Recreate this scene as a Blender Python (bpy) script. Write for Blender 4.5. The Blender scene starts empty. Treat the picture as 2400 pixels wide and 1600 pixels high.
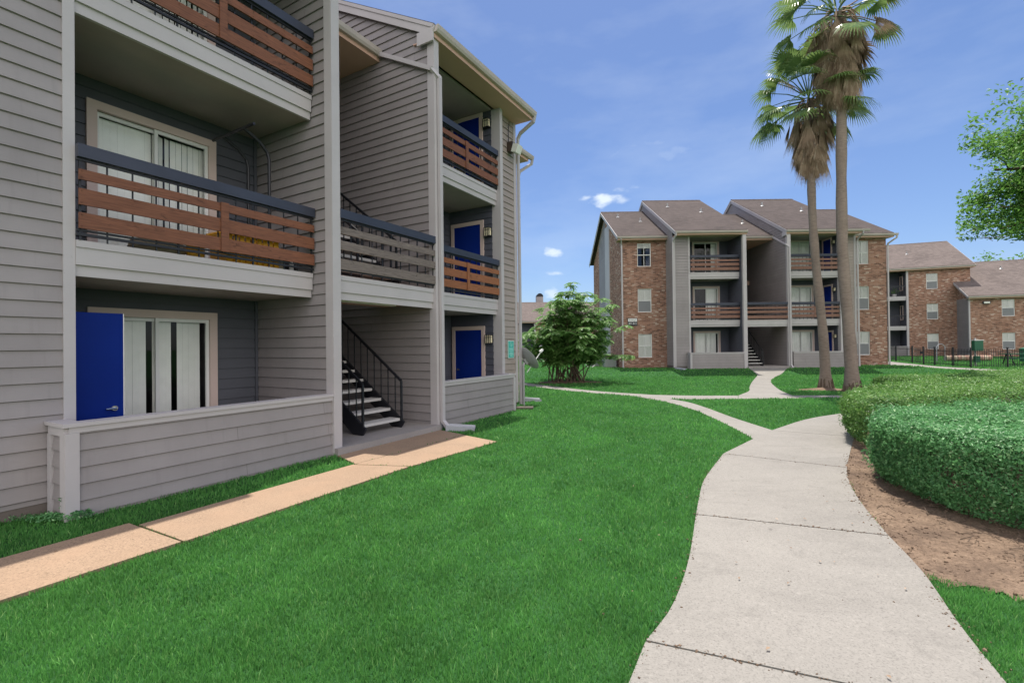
import bpy, math, random
import numpy as np
from mathutils import Vector, Matrix
R=math.radians
# ---------------------------------------------------------------- camera
sc=bpy.context.scene
C=sc.collection
cam_d=bpy.data.cameras.new('camera'); cam=bpy.data.objects.new('camera',cam_d); C.objects.link(cam)
sc.camera=cam
cam_d.sensor_width=36; cam_d.lens=16.8; cam_d.clip_start=0.05; cam_d.clip_end=3000
PIT=math.atan(9/1120.); ROL=0.0115
f=Vector((0,math.cos(PIT),math.sin(PIT))); r=Vector((1,0,0)); u=r.cross(f)
c_,s_=math.cos(ROL),math.sin(ROL)
r2=r*c_-u*s_; u2=r*s_+u*c_
m=Matrix((r2,u2,-f)).transposed().to_4x4(); m.translation=Vector((0,0,1.68))
cam.matrix_world=m
# ---------------------------------------------------------------- world and sun
SUN_EL=R(74.8); SUN_AZ=R(10.6)          # azimuth from +Y towards +X
w=bpy.data.worlds.new("World"); sc.world=w; w.use_nodes=True
nt=w.node_tree; nt.nodes.clear()
out=nt.nodes.new('ShaderNodeOutputWorld'); bg=nt.nodes.new('ShaderNodeBackground')
sky=nt.nodes.new('ShaderNodeTexSky'); sky.sky_type='NISHITA'; sky.sun_disc=False
sky.sun_elevation=SUN_EL; sky.sun_rotation=SUN_AZ; sky.altitude=0; sky.air_density=1.0; sky.dust_density=0.7; sky.ozone_density=4.0
bg.inputs[1].default_value=0.075
def wn(t,**k):
    n=nt.nodes.new(t)
    for a,b in k.items(): setattr(n,a,b)
    return n
tc=wn('ShaderNodeTexCoord')
# thin high cloud veils and a few small cumulus puffs, all in sky directions
mp=wn('ShaderNodeMapping'); mp.inputs['Scale'].default_value=(1.6,1.6,5.0); nt.links.new(tc.outputs['Generated'],mp.inputs[0])
nz=wn('ShaderNodeTexNoise'); nz.inputs['Scale'].default_value=1.6; nz.inputs['Detail'].default_value=7; nz.inputs['Roughness'].default_value=0.55; nt.links.new(mp.outputs[0],nz.inputs[0])
cr=wn('ShaderNodeMapRange'); cr.inputs[1].default_value=0.46; cr.inputs[2].default_value=0.78; cr.inputs[3].default_value=0.0; cr.inputs[4].default_value=0.2; nt.links.new(nz.outputs[0],cr.inputs[0])
fac=cr.outputs[0]
mp2=wn('ShaderNodeMapping'); mp2.inputs['Scale'].default_value=(1,1,2.0); nt.links.new(tc.outputs['Generated'],mp2.inputs[0])
nz2=wn('ShaderNodeTexNoise'); nz2.inputs['Scale'].default_value=26; nz2.inputs['Detail'].default_value=5; nt.links.new(mp2.outputs[0],nz2.inputs[0])
def puff(px,py,rx,rz,strength):
    global fac
    d=(r2*((px-1200)/1120)+u2*((800-py)/1120)+f).normalized()
    sub=wn('ShaderNodeVectorMath',operation='SUBTRACT'); nt.links.new(tc.outputs['Generated'],sub.inputs[0]); sub.inputs[1].default_value=d
    dv=wn('ShaderNodeVectorMath',operation='DIVIDE'); nt.links.new(sub.outputs[0],dv.inputs[0]); dv.inputs[1].default_value=(rx,rx,rz)
    ln=wn('ShaderNodeVectorMath',operation='LENGTH'); nt.links.new(dv.outputs[0],ln.inputs[0])
    a=wn('ShaderNodeMath',operation='MULTIPLY_ADD'); nt.links.new(nz2.outputs[0],a.inputs[0]); a.inputs[1].default_value=4.4
    a.inputs[2].default_value=-2.2
    s=wn('ShaderNodeMath',operation='SUBTRACT'); nt.links.new(a.outputs[0],s.inputs[0]); nt.links.new(ln.outputs['Value'],s.inputs[1])
    mr=wn('ShaderNodeMapRange'); mr.interpolation_type='SMOOTHSTEP'; nt.links.new(s.outputs[0],mr.inputs[0]); mr.inputs[1].default_value=-1.15; mr.inputs[2].default_value=0.35; mr.inputs[3].default_value=0; mr.inputs[4].default_value=strength
    mx=wn('ShaderNodeMath',operation='MAXIMUM'); nt.links.new(fac,mx.inputs[0]); nt.links.new(mr.outputs[0],mx.inputs[1]); fac=mx.outputs[0]
puff(1412,470,.036,.012,.80); puff(1372,464,.014,.008,.6); puff(1460,470,.022,.007,.45); puff(1458,443,.032,.006,.4)
puff(1300,593,.022,.010,.75); puff(1308,641,.017,.006,.5); puff(1296,690,.03,.012,.55); puff(1560,355,.10,.03,.14)
# added fill light: unseen bright cloud over the sky half behind the viewer
sp=wn('ShaderNodeSeparateXYZ'); nt.links.new(tc.outputs['Generated'],sp.inputs[0])
bk=wn('ShaderNodeMapRange'); bk.interpolation_type='SMOOTHSTEP'; nt.links.new(sp.outputs['Y'],bk.inputs[0])
for i_,q_ in enumerate((-.02,-.45,0,1)): bk.inputs[i_+1].default_value=q_
nz3=wn('ShaderNodeTexNoise'); nz3.inputs['Scale'].default_value=2.2; nz3.inputs['Detail'].default_value=7; nt.links.new(tc.outputs['Generated'],nz3.inputs[0])
b3=wn('ShaderNodeMapRange'); nt.links.new(nz3.outputs[0],b3.inputs[0])
for i_,q_ in enumerate((.36,.56,.25,1)): b3.inputs[i_+1].default_value=q_
b4=wn('ShaderNodeMath',operation='MULTIPLY'); nt.links.new(bk.outputs[0],b4.inputs[0]); nt.links.new(b3.outputs[0],b4.inputs[1])
fill_bank=b4.outputs[0]
mix=wn('ShaderNodeMixRGB'); nt.links.new(fac,mix.inputs[0]); nt.links.new(sky.outputs[0],mix.inputs[1]); mix.inputs[2].default_value=(8.5,8.8,8.0,1)
tint=wn('ShaderNodeMixRGB',blend_type='MULTIPLY'); tint.inputs[0].default_value=1; tint.inputs[2].default_value=(.79,.83,.96,1); nt.links.new(mix.outputs[0],tint.inputs[1]); mixb=wn('ShaderNodeMixRGB'); nt.links.new(fill_bank,mixb.inputs[0]); nt.links.new(tint.outputs[0],mixb.inputs[1]); mixb.inputs[2].default_value=(14.5,13.9,13.8,1); nt.links.new(mixb.outputs[0],bg.inputs[0]); nt.links.new(bg.outputs[0],out.inputs[0])
sd=bpy.data.lights.new('sun','SUN'); sd.energy=3.3; sd.angle=R(0.5); sd.color=(1,.94,.85)
so=bpy.data.objects.new('sun',sd); C.objects.link(so)
sdir=Vector((math.sin(SUN_AZ)*math.cos(SUN_EL),math.cos(SUN_AZ)*math.cos(SUN_EL),math.sin(SUN_EL)))
so.rotation_euler=sdir.to_track_quat('Z','Y').to_euler()
sc.view_settings.view_transform='Standard'; sc.view_settings.look='None'; sc.view_settings.exposure=1.0; sc.view_settings.gamma=1
sc.render.engine='CYCLES'
sc.cycles.transparent_max_bounces=12; sc.cycles.max_bounces=8; sc.cycles.diffuse_bounces=5
# ---------------------------------------------------------------- materials
class NT:
    def __init__(s,name):
        s.m=bpy.data.materials.new(name); s.m.use_nodes=True; s.t=s.m.node_tree; s.t.nodes.clear()
        s.o=s.n('ShaderNodeOutputMaterial'); s.p=s.n('ShaderNodeBsdfPrincipled'); s.l(s.p.outputs[0],s.o.inputs[0])
        s.tc=s.n('ShaderNodeTexCoord')
    def n(s,t,**k):
        x=s.t.nodes.new(t)
        for a,b in k.items(): setattr(x,a,b)
        return x
    def l(s,a,b): s.t.links.new(a,b)
    def mapping(s,src,scale=(1,1,1)):
        x=s.n('ShaderNodeMapping'); x.inputs['Scale'].default_value=scale; s.l(s.tc.outputs[src],x.inputs[0]); return x.outputs[0]
    def noise(s,vec,scale,detail=4,rough=.5,dist=0):
        x=s.n('ShaderNodeTexNoise'); s.l(vec,x.inputs[0]); x.inputs['Scale'].default_value=scale; x.inputs['Detail'].default_value=detail; x.inputs['Roughness'].default_value=rough; x.inputs['Distortion'].default_value=dist; return x.outputs[0]
    def rng(s,v,a,b,c,d):
        x=s.n('ShaderNodeMapRange'); s.l(v,x.inputs[0]); 
        for i,q in enumerate((a,b,c,d)): x.inputs[i+1].default_value=q
        return x.outputs[0]
    def ramp(s,v,stops,interp='LINEAR'):
        x=s.n('ShaderNodeValToRGB'); x.color_ramp.interpolation=interp; e=x.color_ramp.elements
        while len(e)<len(stops): e.new(.5)
        for k,(p,c) in enumerate(stops): e[k].position=p; e[k].color=(*c,1)
        s.l(v,x.inputs[0]); return x.outputs[0]
    def mix(s,fac,a,b,blend='MIX'):
        x=s.n('ShaderNodeMixRGB',blend_type=blend)
        for i,q in enumerate((fac,a,b)):
            if isinstance(q,(int,float)): x.inputs[i].default_value=q
            elif isinstance(q,tuple): x.inputs[i].default_value=(*q,1)
            else: s.l(q,x.inputs[i])
        return x.outputs[0]
    def math(s,op,a,b=0):
        x=s.n('ShaderNodeMath',operation=op)
        for i,q in enumerate((a,b)):
            if isinstance(q,(int,float)): x.inputs[i].default_value=q
            else: s.l(q,x.inputs[i])
        return x.outputs[0]
    def bump(s,h,strength,dist=.01,nrm=None):
        x=s.n('ShaderNodeBump'); x.inputs['Strength'].default_value=strength; x.inputs['Distance'].default_value=dist; s.l(h,x.inputs['Height'])
        if nrm is not None: s.l(nrm,x.inputs['Normal'])
        s.l(x.outputs[0],s.p.inputs['Normal']); return x.outputs[0]
    def col(s,c):
        if isinstance(c,tuple): s.p.inputs['Base Color'].default_value=(*c,1)
        else: s.l(c,s.p.inputs['Base Color'])
    def rough(s,v,spec=None):
        s.p.inputs['Roughness'].default_value=v
        if spec is not None: s.p.inputs['Specular IOR Level'].default_value=spec
def sc3(c,k): return tuple(min(1,x*k) for x in c)
def m_paint(name,c,rough=.55,var=.12,joints=False,dirt=.25,spec=.35):
    t=NT(name); v=t.mapping('Object')
    n1=t.noise(v,1.1,5,.6); n2=t.noise(t.mapping('UV',(1.2,14,1)),6,4,.6)
    a=t.mix(t.rng(n1,.3,.7,0,1),sc3(c,1-var),sc3(c,1+var*.6))
    a=t.mix(t.rng(n2,.35,.75,0,var*.9),a,sc3(c,.72))
    spots=t.noise(t.mapping('UV'),23,3,.6)
    a=t.mix(t.rng(spots,.70,.76,0,dirt),a,sc3(c,.45))
    if joints:
        b=t.n('ShaderNodeTexBrick'); t.l(t.mapping('UV'),b.inputs[0]); b.inputs['Scale'].default_value=1; b.inputs['Brick Width'].default_value=3.66; b.inputs['Row Height'].default_value=.168; b.inputs['Mortar Size'].default_value=.0022; b.inputs['Mortar Smooth'].default_value=0; b.offset=.37; b.offset_frequency=3
        b.inputs['Color1'].default_value=(.93,.93,.93,1); b.inputs['Color2'].default_value=(1.0,1.0,1.0,1); b.inputs['Mortar'].default_value=(.45,.43,.42,1)
        a=t.mix(1,a,b.outputs[0],'MULTIPLY')
        stk=t.noise(t.mapping('UV',(7,.35,1)),2.0,5,.6); a=t.mix(t.rng(stk,.55,.8,0,.32),a,sc3(c,.62))
    t.col(a); t.rough(rough,spec); 
    t.bump(t.math('ADD',t.math('MULTIPLY',n2,.6),t.math('MULTIPLY',spots,.3)),.28,.006); return t.m
SID=m_paint('siding_paint',(.30,.272,.270),joints=True)
SIDU=m_paint('siding_paint_warm',(.34,.285,.255),joints=True)
TRIM=m_paint('trim_paint',(.46,.43,.435),var=.08,dirt=.35)
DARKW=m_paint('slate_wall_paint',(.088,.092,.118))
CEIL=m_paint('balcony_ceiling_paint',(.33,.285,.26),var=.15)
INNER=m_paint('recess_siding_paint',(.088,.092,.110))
GUT=m_paint('gutter_paint',(.45,.40,.365),var=.12)
SOFF=m_paint('soffit_bounce_paint',(.54,.345,.26),var=.06)  # warm bounce light under the eaves is put into this colour
CREAM=m_paint('casing_paint',(.62,.49,.44),var=.05)
BLUE=m_paint('blue_door_paint',(.002,.021,.205),rough=.5,var=.12,dirt=0,spec=.12)
BLACK=m_paint('black_metal',(.018,.019,.024),rough=.4,var=.2,dirt=.1)
RAILT=m_paint('rail_cap_paint',(.042,.048,.072),rough=.4,var=.25,dirt=.0)
WHITE=m_paint('white_plastic',(.78,.78,.76),rough=.4,var=.04)
GREYM=m_paint('grey_metal',(.33,.33,.33),rough=.35,var=.1)
DGREEN=m_paint('green_plastic',(.012,.10,.05),rough=.4,var=.1)
YEL=m_paint('yellow_plastic',(.75,.36,.02),rough=.4,var=.1)
TERRA=m_paint('terracotta',(.38,.17,.09),var=.2)
BEIGE=m_paint('beige_fabric',(.45,.36,.26),var=.2)
ACM=m_paint('ac_metal',(.30,.34,.32),rough=.4,var=.12)
def m_wood(name,c1,c2):
    t=NT(name); v=t.mapping('UV',(1.2,1,1)); 
    g=t.noise(t.mapping('UV',(1.3,22,1)),3,6,.65,.6); k=t.noise(t.mapping('UV',(2,5,1)),2.2,3,.5,1.5)
    gi=t.n('ShaderNodeNewGeometry').outputs['Random Per Island']
    a=t.ramp(g,[(.25,c1),(.62,c2),(.85,sc3(c2,1.5))])
    a=t.mix(t.rng(k,.60,.72,0,.7),a,sc3(c1,.5)); a=t.mix(t.rng(gi,0,1,0,.30),a,sc3(c1,.8))
    t.col(a); t.rough(.6,.3); t.bump(g,.35,.004); return t.m
WOOD=m_wood('stained_wood',(.095,.038,.022),(.245,.098,.054))
WOODO=m_wood('orange_wood',(.17,.062,.027),(.34,.135,.06))
WOODG=m_wood('weathered_wood',(.09,.072,.064),(.24,.195,.17))
WOODF=m_wood('faded_wood',(.13,.062,.045),(.28,.15,.11))
def m_brick(name,warm=1.0):
    t=NT(name); uv=t.mapping('UV')
    b=t.n('ShaderNodeTexBrick'); t.l(uv,b.inputs[0]); b.inputs['Scale'].default_value=1; b.inputs['Brick Width'].default_value=.215; b.inputs['Row Height'].default_value=.075; b.inputs['Mortar Size'].default_value=.007; b.inputs['Mortar Smooth'].default_value=.2
    b.inputs['Color1'].default_value=(0,0,0,1); b.inputs['Color2'].default_value=(1,1,1,1); b.inputs['Mortar'].default_value=(.5,.5,.5,1); b.inputs['Bias'].default_value=0
    big=t.noise(t.mapping('UV'),.55,3,.6)
    v=t.math('ADD',b.outputs[0],t.rng(big,.3,.7,-.16,.16))
    a=t.ramp(v,[(0,(.11,.045,.03)),(.22,(.235,.105,.066)),(.48,(.325,.158,.102)),(.72,(.37,.20,.137)),(.90,(.40,.245,.18)),(.97,(.56,.44,.36))])
    a=t.mix(t.rng(t.noise(uv,42,3),.3,.7,0,.35),a,sc3((.33,.21,.15),.8))
    a=t.mix(b.outputs['Fac'],a,(.30,.235,.20))
    a=t.mix(t.rng(t.noise(t.mapping('UV',(2,.5,1)),1.3,4),.45,.75,0,.25),a,(.33,.22,.17))
    t.col(a); t.rough(.85,.2); t.bump(t.math('ADD',t.math('SUBTRACT',1,b.outputs['Fac']),t.math('MULTIPLY',t.noise(uv,60,3),.4)),.5,.012); return t.m
BRICK=m_brick('brick')
def m_roof(name,c):
    t=NT(name); uv=t.mapping('UV')
    b=t.n('ShaderNodeTexBrick'); t.l(uv,b.inputs[0]); b.inputs['Scale'].default_value=1; b.inputs['Brick Width'].default_value=.30; b.inputs['Row Height'].default_value=.14; b.inputs['Mortar Size'].default_value=.008; b.inputs['Color1'].default_value=(*sc3(c,.72),1); b.inputs['Color2'].default_value=(*sc3(c,1.25),1); b.inputs['Mortar'].default_value=(*sc3(c,.5),1)
    n=t.noise(t.mapping('Object'),.5,5,.6); sp=t.noise(uv,70,2,.6)
    a=t.mix(t.rng(n,.35,.7,0,.5),b.outputs[0],sc3(c,1.45)); a=t.mix(t.rng(sp,.35,.7,0,.4),a,sc3(c,.6))
    st=t.noise(t.mapping('UV',(3,.25,1)),1.4,5,.6); a=t.mix(t.rng(st,.52,.75,0,.45),a,sc3(c,.65))
    t.col(a); t.rough(.9,.2); t.bump(t.math('SUBTRACT',t.math('MULTIPLY',sp,.5),b.outputs['Fac']),.6,.01); return t.m
ROOF=m_roof('shingles',(.074,.059,.055)); ROOF2=m_roof('shingles_faded',(.138,.113,.104))
def m_concrete(name,c,speck=.5,warmth=None,stain=.3):
    t=NT(name); v=t.mapping('Object')
    n=t.noise(v,.8,6,.6); f1=t.noise(v,85,3,.75); f2=t.noise(v,38,4,.8); st=t.noise(t.mapping('Object',(1,2.4,1)),1.7,6,.65,.8)
    a=t.mix(t.rng(n,.3,.7,0,1),sc3(c,.90),sc3(c,1.08))
    a=t.mix(t.rng(st,.50,.78,0,stain),a,sc3(c,.62)); a=t.mix(t.rng(f1,.50,.66,0,speck),a,sc3(c,.42)); a=t.mix(t.rng(f2,.55,.70,0,speck*.8),a,sc3(c,1.5)); a=t.mix(t.rng(t.noise(t.mapping('Object',(1,1,1)),4.5,6,.75,1.5),.56,.70,0,stain*.9),a,sc3(c,.58))
    if warmth: a=t.mix(t.rng(t.noise(v,2.3,4),.45,.7,0,.5),a,warmth)
    dk=t.noise(v,9,2,.5); a=t.mix(t.rng(dk,.755,.78,0,.5),a,sc3(c,.4))
    t.col(a); t.rough(.88,.25); t.bump(t.math('ADD',f2,t.math('MULTIPLY',f1,.6)),.35,.004); return t.m
CONC=m_concrete('path_concrete',(.252,.238,.216),.55,stain=.48); CONCO=m_concrete('tan_aggregate_concrete',(.315,.222,.152),.9,(.335,.225,.150),stain=.22); CONCG=m_concrete('porch_concrete',(.30,.275,.26),.2)
def m_ground(name,c1,c2,c3):
    t=NT(name); v=t.mapping('Object'); a=t.ramp(t.noise(v,2.1,6,.65),[(.3,c1),(.55,c2),(.75,c3)]); n=t.noise(v,38,4,.7)
    a=t.mix(t.rng(n,.4,.65,0,.6),a,sc3(c1,.6)); t.col(a); t.rough(.95,.1); t.bump(n,.8,.03); return t.m
SOIL=m_ground('soil',(.115,.082,.062),(.24,.17,.12),(.34,.25,.178))
LAWN=m_ground('lawn_ground',(.026,.098,.028),(.040,.122,.036),(.06,.150,.046))
FOUND=m_concrete('foundation',(.16,.135,.12),.2)
def m_glass():
    m=bpy.data.materials.new('window_glass'); m.use_nodes=True; t=m.node_tree; t.nodes.clear()
    o=t.nodes.new('ShaderNodeOutputMaterial'); mx=t.nodes.new('ShaderNodeMixShader'); g=t.nodes.new('ShaderNodeBsdfGlossy'); g.inputs['Roughness'].default_value=.02
    tr=t.nodes.new('ShaderNodeBsdfTransparent'); tr.inputs[0].default_value=(.93,.95,.95,1); fr=t.nodes.new('ShaderNodeFresnel'); fr.inputs[0].default_value=1.42
    t.links.new(fr.outputs[0],mx.inputs[0]); t.links.new(tr.outputs[0],mx.inputs[1]); t.links.new(g.outputs[0],mx.inputs[2]); t.links.new(mx.outputs[0],o.inputs[0]); return m
GLASS=m_glass()
def m_plain(name,c,rough=.6,metal=0,emit=0):
    t=NT(name); n=t.noise(t.mapping('Object'),7,3); t.col(t.mix(t.rng(n,.3,.7,0,.25),c,sc3(c,.75))); t.rough(rough); t.p.inputs['Metallic'].default_value=metal; return t.m
BLIND=m_plain('blind_vinyl',(.95,.93,.88)); DARKROOM=m_plain('dark_room',(.03,.03,.035)); SCREEN=m_plain('insect_screen',(.20,.205,.215),.8); CHROME=m_plain('brushed_nickel',(.6,.58,.55),.25,1)
LAMPG=m_plain('cream_lamp_glass',(.75,.66,.46),.3); FLGLASS=m_plain('floodlight_glass',(.70,.70,.64),.3); TEAL=m_plain('teal_sign',(.05,.42,.36)); CURT=m_plain('blue_curtain',(.035,.06,.13)); TREADM=m_concrete('tread_concrete',(.52,.50,.48),.2)
def m_leaf(name,c1,c2,trans=.35,rough=.45,c3=None,spec=.5,big=None):
    t=NT(name); g=t.n('ShaderNodeNewGeometry').outputs['Random Per Island']
    st=[(0,c1),(.88 if c3 else 1,c2)]+([(1,c3)] if c3 else []); a=t.ramp(g,st)
    cl=t.noise(t.mapping('Object'),1.7,3); a=t.mix(t.rng(cl,.35,.7,0,.55),a,sc3(c2,1.25))
    if big:
        g1=t.noise(t.mapping('Object',(1,1,0)),.33,5,.62); g2=t.noise(t.mapping('Object',(1,1,0)),2.6,5,.7,.5)
        k=t.math('MULTIPLY',t.rng(g1,.3,.7,big[0],big[1]),t.rng(g2,.3,.7,.78,1.25)); cc=t.n('ShaderNodeCombineXYZ')
        for i in range(3): t.l(k,cc.inputs[i])
        a=t.mix(1,a,cc.outputs[0],'MULTIPLY'); a=t.mix(t.rng(g2,.60,.78,0,.4),a,(.17,.25,.07))
    t.col(a); t.rough(rough,spec)
    tl=t.n('ShaderNodeBsdfTranslucent'); t.l(t.mix(.5,a,sc3(c2,1.6)),tl.inputs[0]); mx=t.n('ShaderNodeMixShader'); mx.inputs[0].default_value=trans
    t.l(t.p.outputs[0],mx.inputs[1]); t.l(tl.outputs[0],mx.inputs[2]); t.l(mx.outputs[0],t.o.inputs[0]); return t.m
GRASS=m_leaf('grass_blades',(.026,.122,.024),(.108,.300,.070),.45,.55,(.30,.47,.17),.25,big=(.62,1.35))
HEDGE=m_leaf('hedge_leaves',(.022,.095,.028),(.125,.315,.115),.32,.4,(.33,.50,.24),.35)
HEDGE2=m_leaf('hedge_leaves_olive',(.026,.090,.020),(.130,.265,.060),.32,.4,(.33,.42,.15),.35)
BUSH=m_leaf('shrub_leaves',(.055,.145,.038),(.155,.29,.080),.48,.42,(.38,.48,.20),.35)
TREEL=m_leaf('tree_leaves',(.036,.115,.022),(.125,.26,.050),.45,.45,(.33,.46,.15),.3)
PALML=m_leaf('palm_leaves',(.060,.125,.035),(.16,.24,.075),.35,.35,(.42,.42,.20)); PALMD=m_leaf('dead_fronds',(.17,.11,.075),(.36,.265,.19),.2,.7,(.52,.44,.36),.1)
REDL=m_leaf('red_shoots',(.10,.10,.03),(.24,.20,.05),.3,.4,(.30,.12,.05))
def m_bark(name,c1,c2,ring=0):
    t=NT(name); v=t.mapping('Object',(4,4,1.3) if not ring else (2,2,9)); n=t.noise(v,3,6,.7,.4); k=t.noise(t.mapping('Object'),.9,4)
    a=t.mix(t.rng(n,.3,.7,0,1),c1,c2); a=t.mix(t.rng(k,.4,.7,0,.4),a,sc3(c2,1.2)); t.col(a); t.rough(.9,.15); t.bump(n,.8,.03); return t.m
BARK=m_bark('bark',(.05,.035,.025),(.16,.12,.09)); PALMB=m_bark('palm_bark',(.16,.122,.10),(.28,.225,.185),1)
# ---------------------------------------------------------------- mesh builder
class MB:
    def __init__(s): s.v=[]; s.f=[]; s.uv=[]; s.mi=[]; s.cur=0
    def face(s,pts,uv=None):
        b=len(s.v); s.v+= [tuple(p) for p in pts]; s.f.append(tuple(range(b,b+len(pts)))); s.mi.append(s.cur)
        if uv is None:
            a,c,d=Vector(pts[0]),Vector(pts[1]),Vector(pts[2]); n=(c-a).cross(d-c)
            ax=max(range(3),key=lambda i:abs(n[i]))
            if ax==0: uv=[(p[1],p[2]) for p in pts]
            elif ax==1: uv=[(p[0],p[2]) for p in pts]
            else: uv=[(p[0],p[1]) for p in pts]
        s.uv+=uv
    def box(s,x0,x1,y0,y1,z0,z1,skip=''):
        if x0>x1:x0,x1=x1,x0
        if y0>y1:y0,y1=y1,y0
        P=lambda i,j,k:((x0,x1)[i],(y0,y1)[j],(z0,z1)[k])
        if 'b' not in skip: s.face([P(0,0,0),P(0,1,0),P(1,1,0),P(1,0,0)])
        s.face([P(0,0,1),P(1,0,1),P(1,1,1),P(0,1,1)])
        s.face([P(0,0,0),P(1,0,0),P(1,0,1),P(0,0,1)]); s.face([P(1,1,0),P(0,1,0),P(0,1,1),P(1,1,1)])
        s.face([P(0,1,0),P(0,0,0),P(0,0,1),P(0,1,1)]); s.face([P(1,0,0),P(1,1,0),P(1,1,1),P(1,0,1)])
        return s
    def obox(s,c,ax,ay,az,hx,hy,hz):
        c=Vector(c);ax=Vector(ax).normalized()*hx;ay=Vector(ay).normalized()*hy;az=Vector(az).normalized()*hz
        P=lambda i,j,k:c+ax*i+ay*j+az*k
        L=max(hx,hy,hz)
        def q(a,b,cc,d): s.face([a,b,cc,d],[(0,0),((b-a).length,0),((b-a).length,(d-a).length),(0,(d-a).length)])
        q(P(-1,-1,-1),P(-1,1,-1),P(1,1,-1),P(1,-1,-1)); q(P(-1,-1,1),P(1,-1,1),P(1,1,1),P(-1,1,1))
        q(P(-1,-1,-1),P(1,-1,-1),P(1,-1,1),P(-1,-1,1)); q(P(1,1,-1),P(-1,1,-1),P(-1,1,1),P(1,1,1))
        q(P(-1,1,-1),P(-1,-1,-1),P(-1,-1,1),P(-1,1,1)); q(P(1,-1,-1),P(1,1,-1),P(1,1,1),P(1,-1,1)); return s
    def beam(s,a,b,wd,h,up=(0,0,1)):
        a=Vector(a);b=Vector(b);d=b-a; sd=d.cross(Vector(up))
        if sd.length<1e-6: sd=Vector((1,0,0))
        sd.normalize(); uu=sd.cross(d).normalized()
        return s.obox((a+b)/2,d,sd,uu,d.length/2,wd/2,h/2)
    def tube(s,pts,rad,n=8,caps=True):
        pts=[Vector(p) for p in pts]; rr=rad if isinstance(rad,(list,tuple)) else [rad]*len(pts)
        rings=[]; L=0; prev=None
        for i,p in enumerate(pts):
            d=(pts[min(i+1,len(pts)-1)]-pts[max(i-1,0)]).normalized()
            if prev is None:
                a=d.cross(Vector((0,0,1)) if abs(d.z)<.9 else Vector((1,0,0))).normalized()
            else: a=(prev-d*prev.dot(d)).normalized()
            prev=a; b=d.cross(a); 
            rings.append([p+(a*math.cos(2*math.pi*k/n)+b*math.sin(2*math.pi*k/n))*rr[i] for k in range(n)])
        for i in range(len(pts)-1):
            l2=L+(pts[i+1]-pts[i]).length
            for k in range(n):
                k2=(k+1)%n
                s.face([rings[i][k],rings[i][k2],rings[i+1][k2],rings[i+1][k]],[(k/n*.5,L),((k+1)/n*.5,L),((k+1)/n*.5,l2),(k/n*.5,l2)])
            L=l2
        if caps: s.face(rings[0][::-1]); s.face(rings[-1])
        return s
    def lathe(s,c,prof,n=20,axis=None):
        c=Vector(c); q=axis.to_track_quat('Z','Y') if axis is not None else None
        def P(rd,z,k):
            v=Vector((rd*math.cos(2*math.pi*k/n),rd*math.sin(2*math.pi*k/n),z))
            return c+(q@v if q else v)
        for i in range(len(prof)-1):
            for k in range(n):
                pts=[P(*prof[i],k),P(*prof[i],k+1),P(*prof[i+1],k+1),P(*prof[i+1],k)]
                if prof[i][0]<1e-6: pts=pts[1:]
                elif prof[i+1][0]<1e-6: pts=pts[:3]
                s.face(pts)
        return s
    def obj(s,name,mat,parent=None,smooth=False,merge=False):
        me=bpy.data.meshes.new(name); me.from_pydata(s.v,[],s.f)
        uvl=me.uv_layers.new(name='UVMap'); uvl.data.foreach_set('uv',np.array(s.uv,dtype=np.float32).ravel())
        for q in (mat if isinstance(mat,(list,tuple)) else [mat]): me.materials.append(q)
        if any(s.mi): me.polygons.foreach_set('material_index',s.mi)
        if merge:
            import bmesh
            bm=bmesh.new(); bm.from_mesh(me); bmesh.ops.remove_doubles(bm,verts=bm.verts,dist=1e-5); bm.to_mesh(me); bm.free()
        if smooth: me.polygons.foreach_set('use_smooth',[True]*len(me.polygons))
        me.update(); o=bpy.data.objects.new(name,me); C.objects.link(o)
        if parent is not None: o.parent=parent
        return o
def root(name,label,cat,loc=(0,0,0),rz=0,group=None):
    o=bpy.data.objects.new(name,None); o.empty_display_size=.3; C.objects.link(o); o.location=loc; o.rotation_euler=(0,0,rz)
    return tag(o,label,cat,group)
def tag(o,label,cat,group=None):
    o['label']=label; o['category']=cat
    if group: o['group']=group
    return o
def struct(o,kind='structure'): o['kind']=kind; return o
def clip(poly,z0,z1):
    def cut(P,keep,zc):
        r=[]
        for i in range(len(P)):
            a,b=P[i],P[(i+1)%len(P)]; ka,kb=keep(a[1]),keep(b[1])
            if ka: r.append(a)
            if ka!=kb:
                t=(zc-a[1])/(b[1]-a[1]); r.append((a[0]+(b[0]-a[0])*t,zc))
        return r
    P=cut(poly,lambda z:z>=z0-1e-9,z0)
    return cut(P,lambda z:z<=z1+1e-9,z1) if len(P)>2 else []
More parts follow.
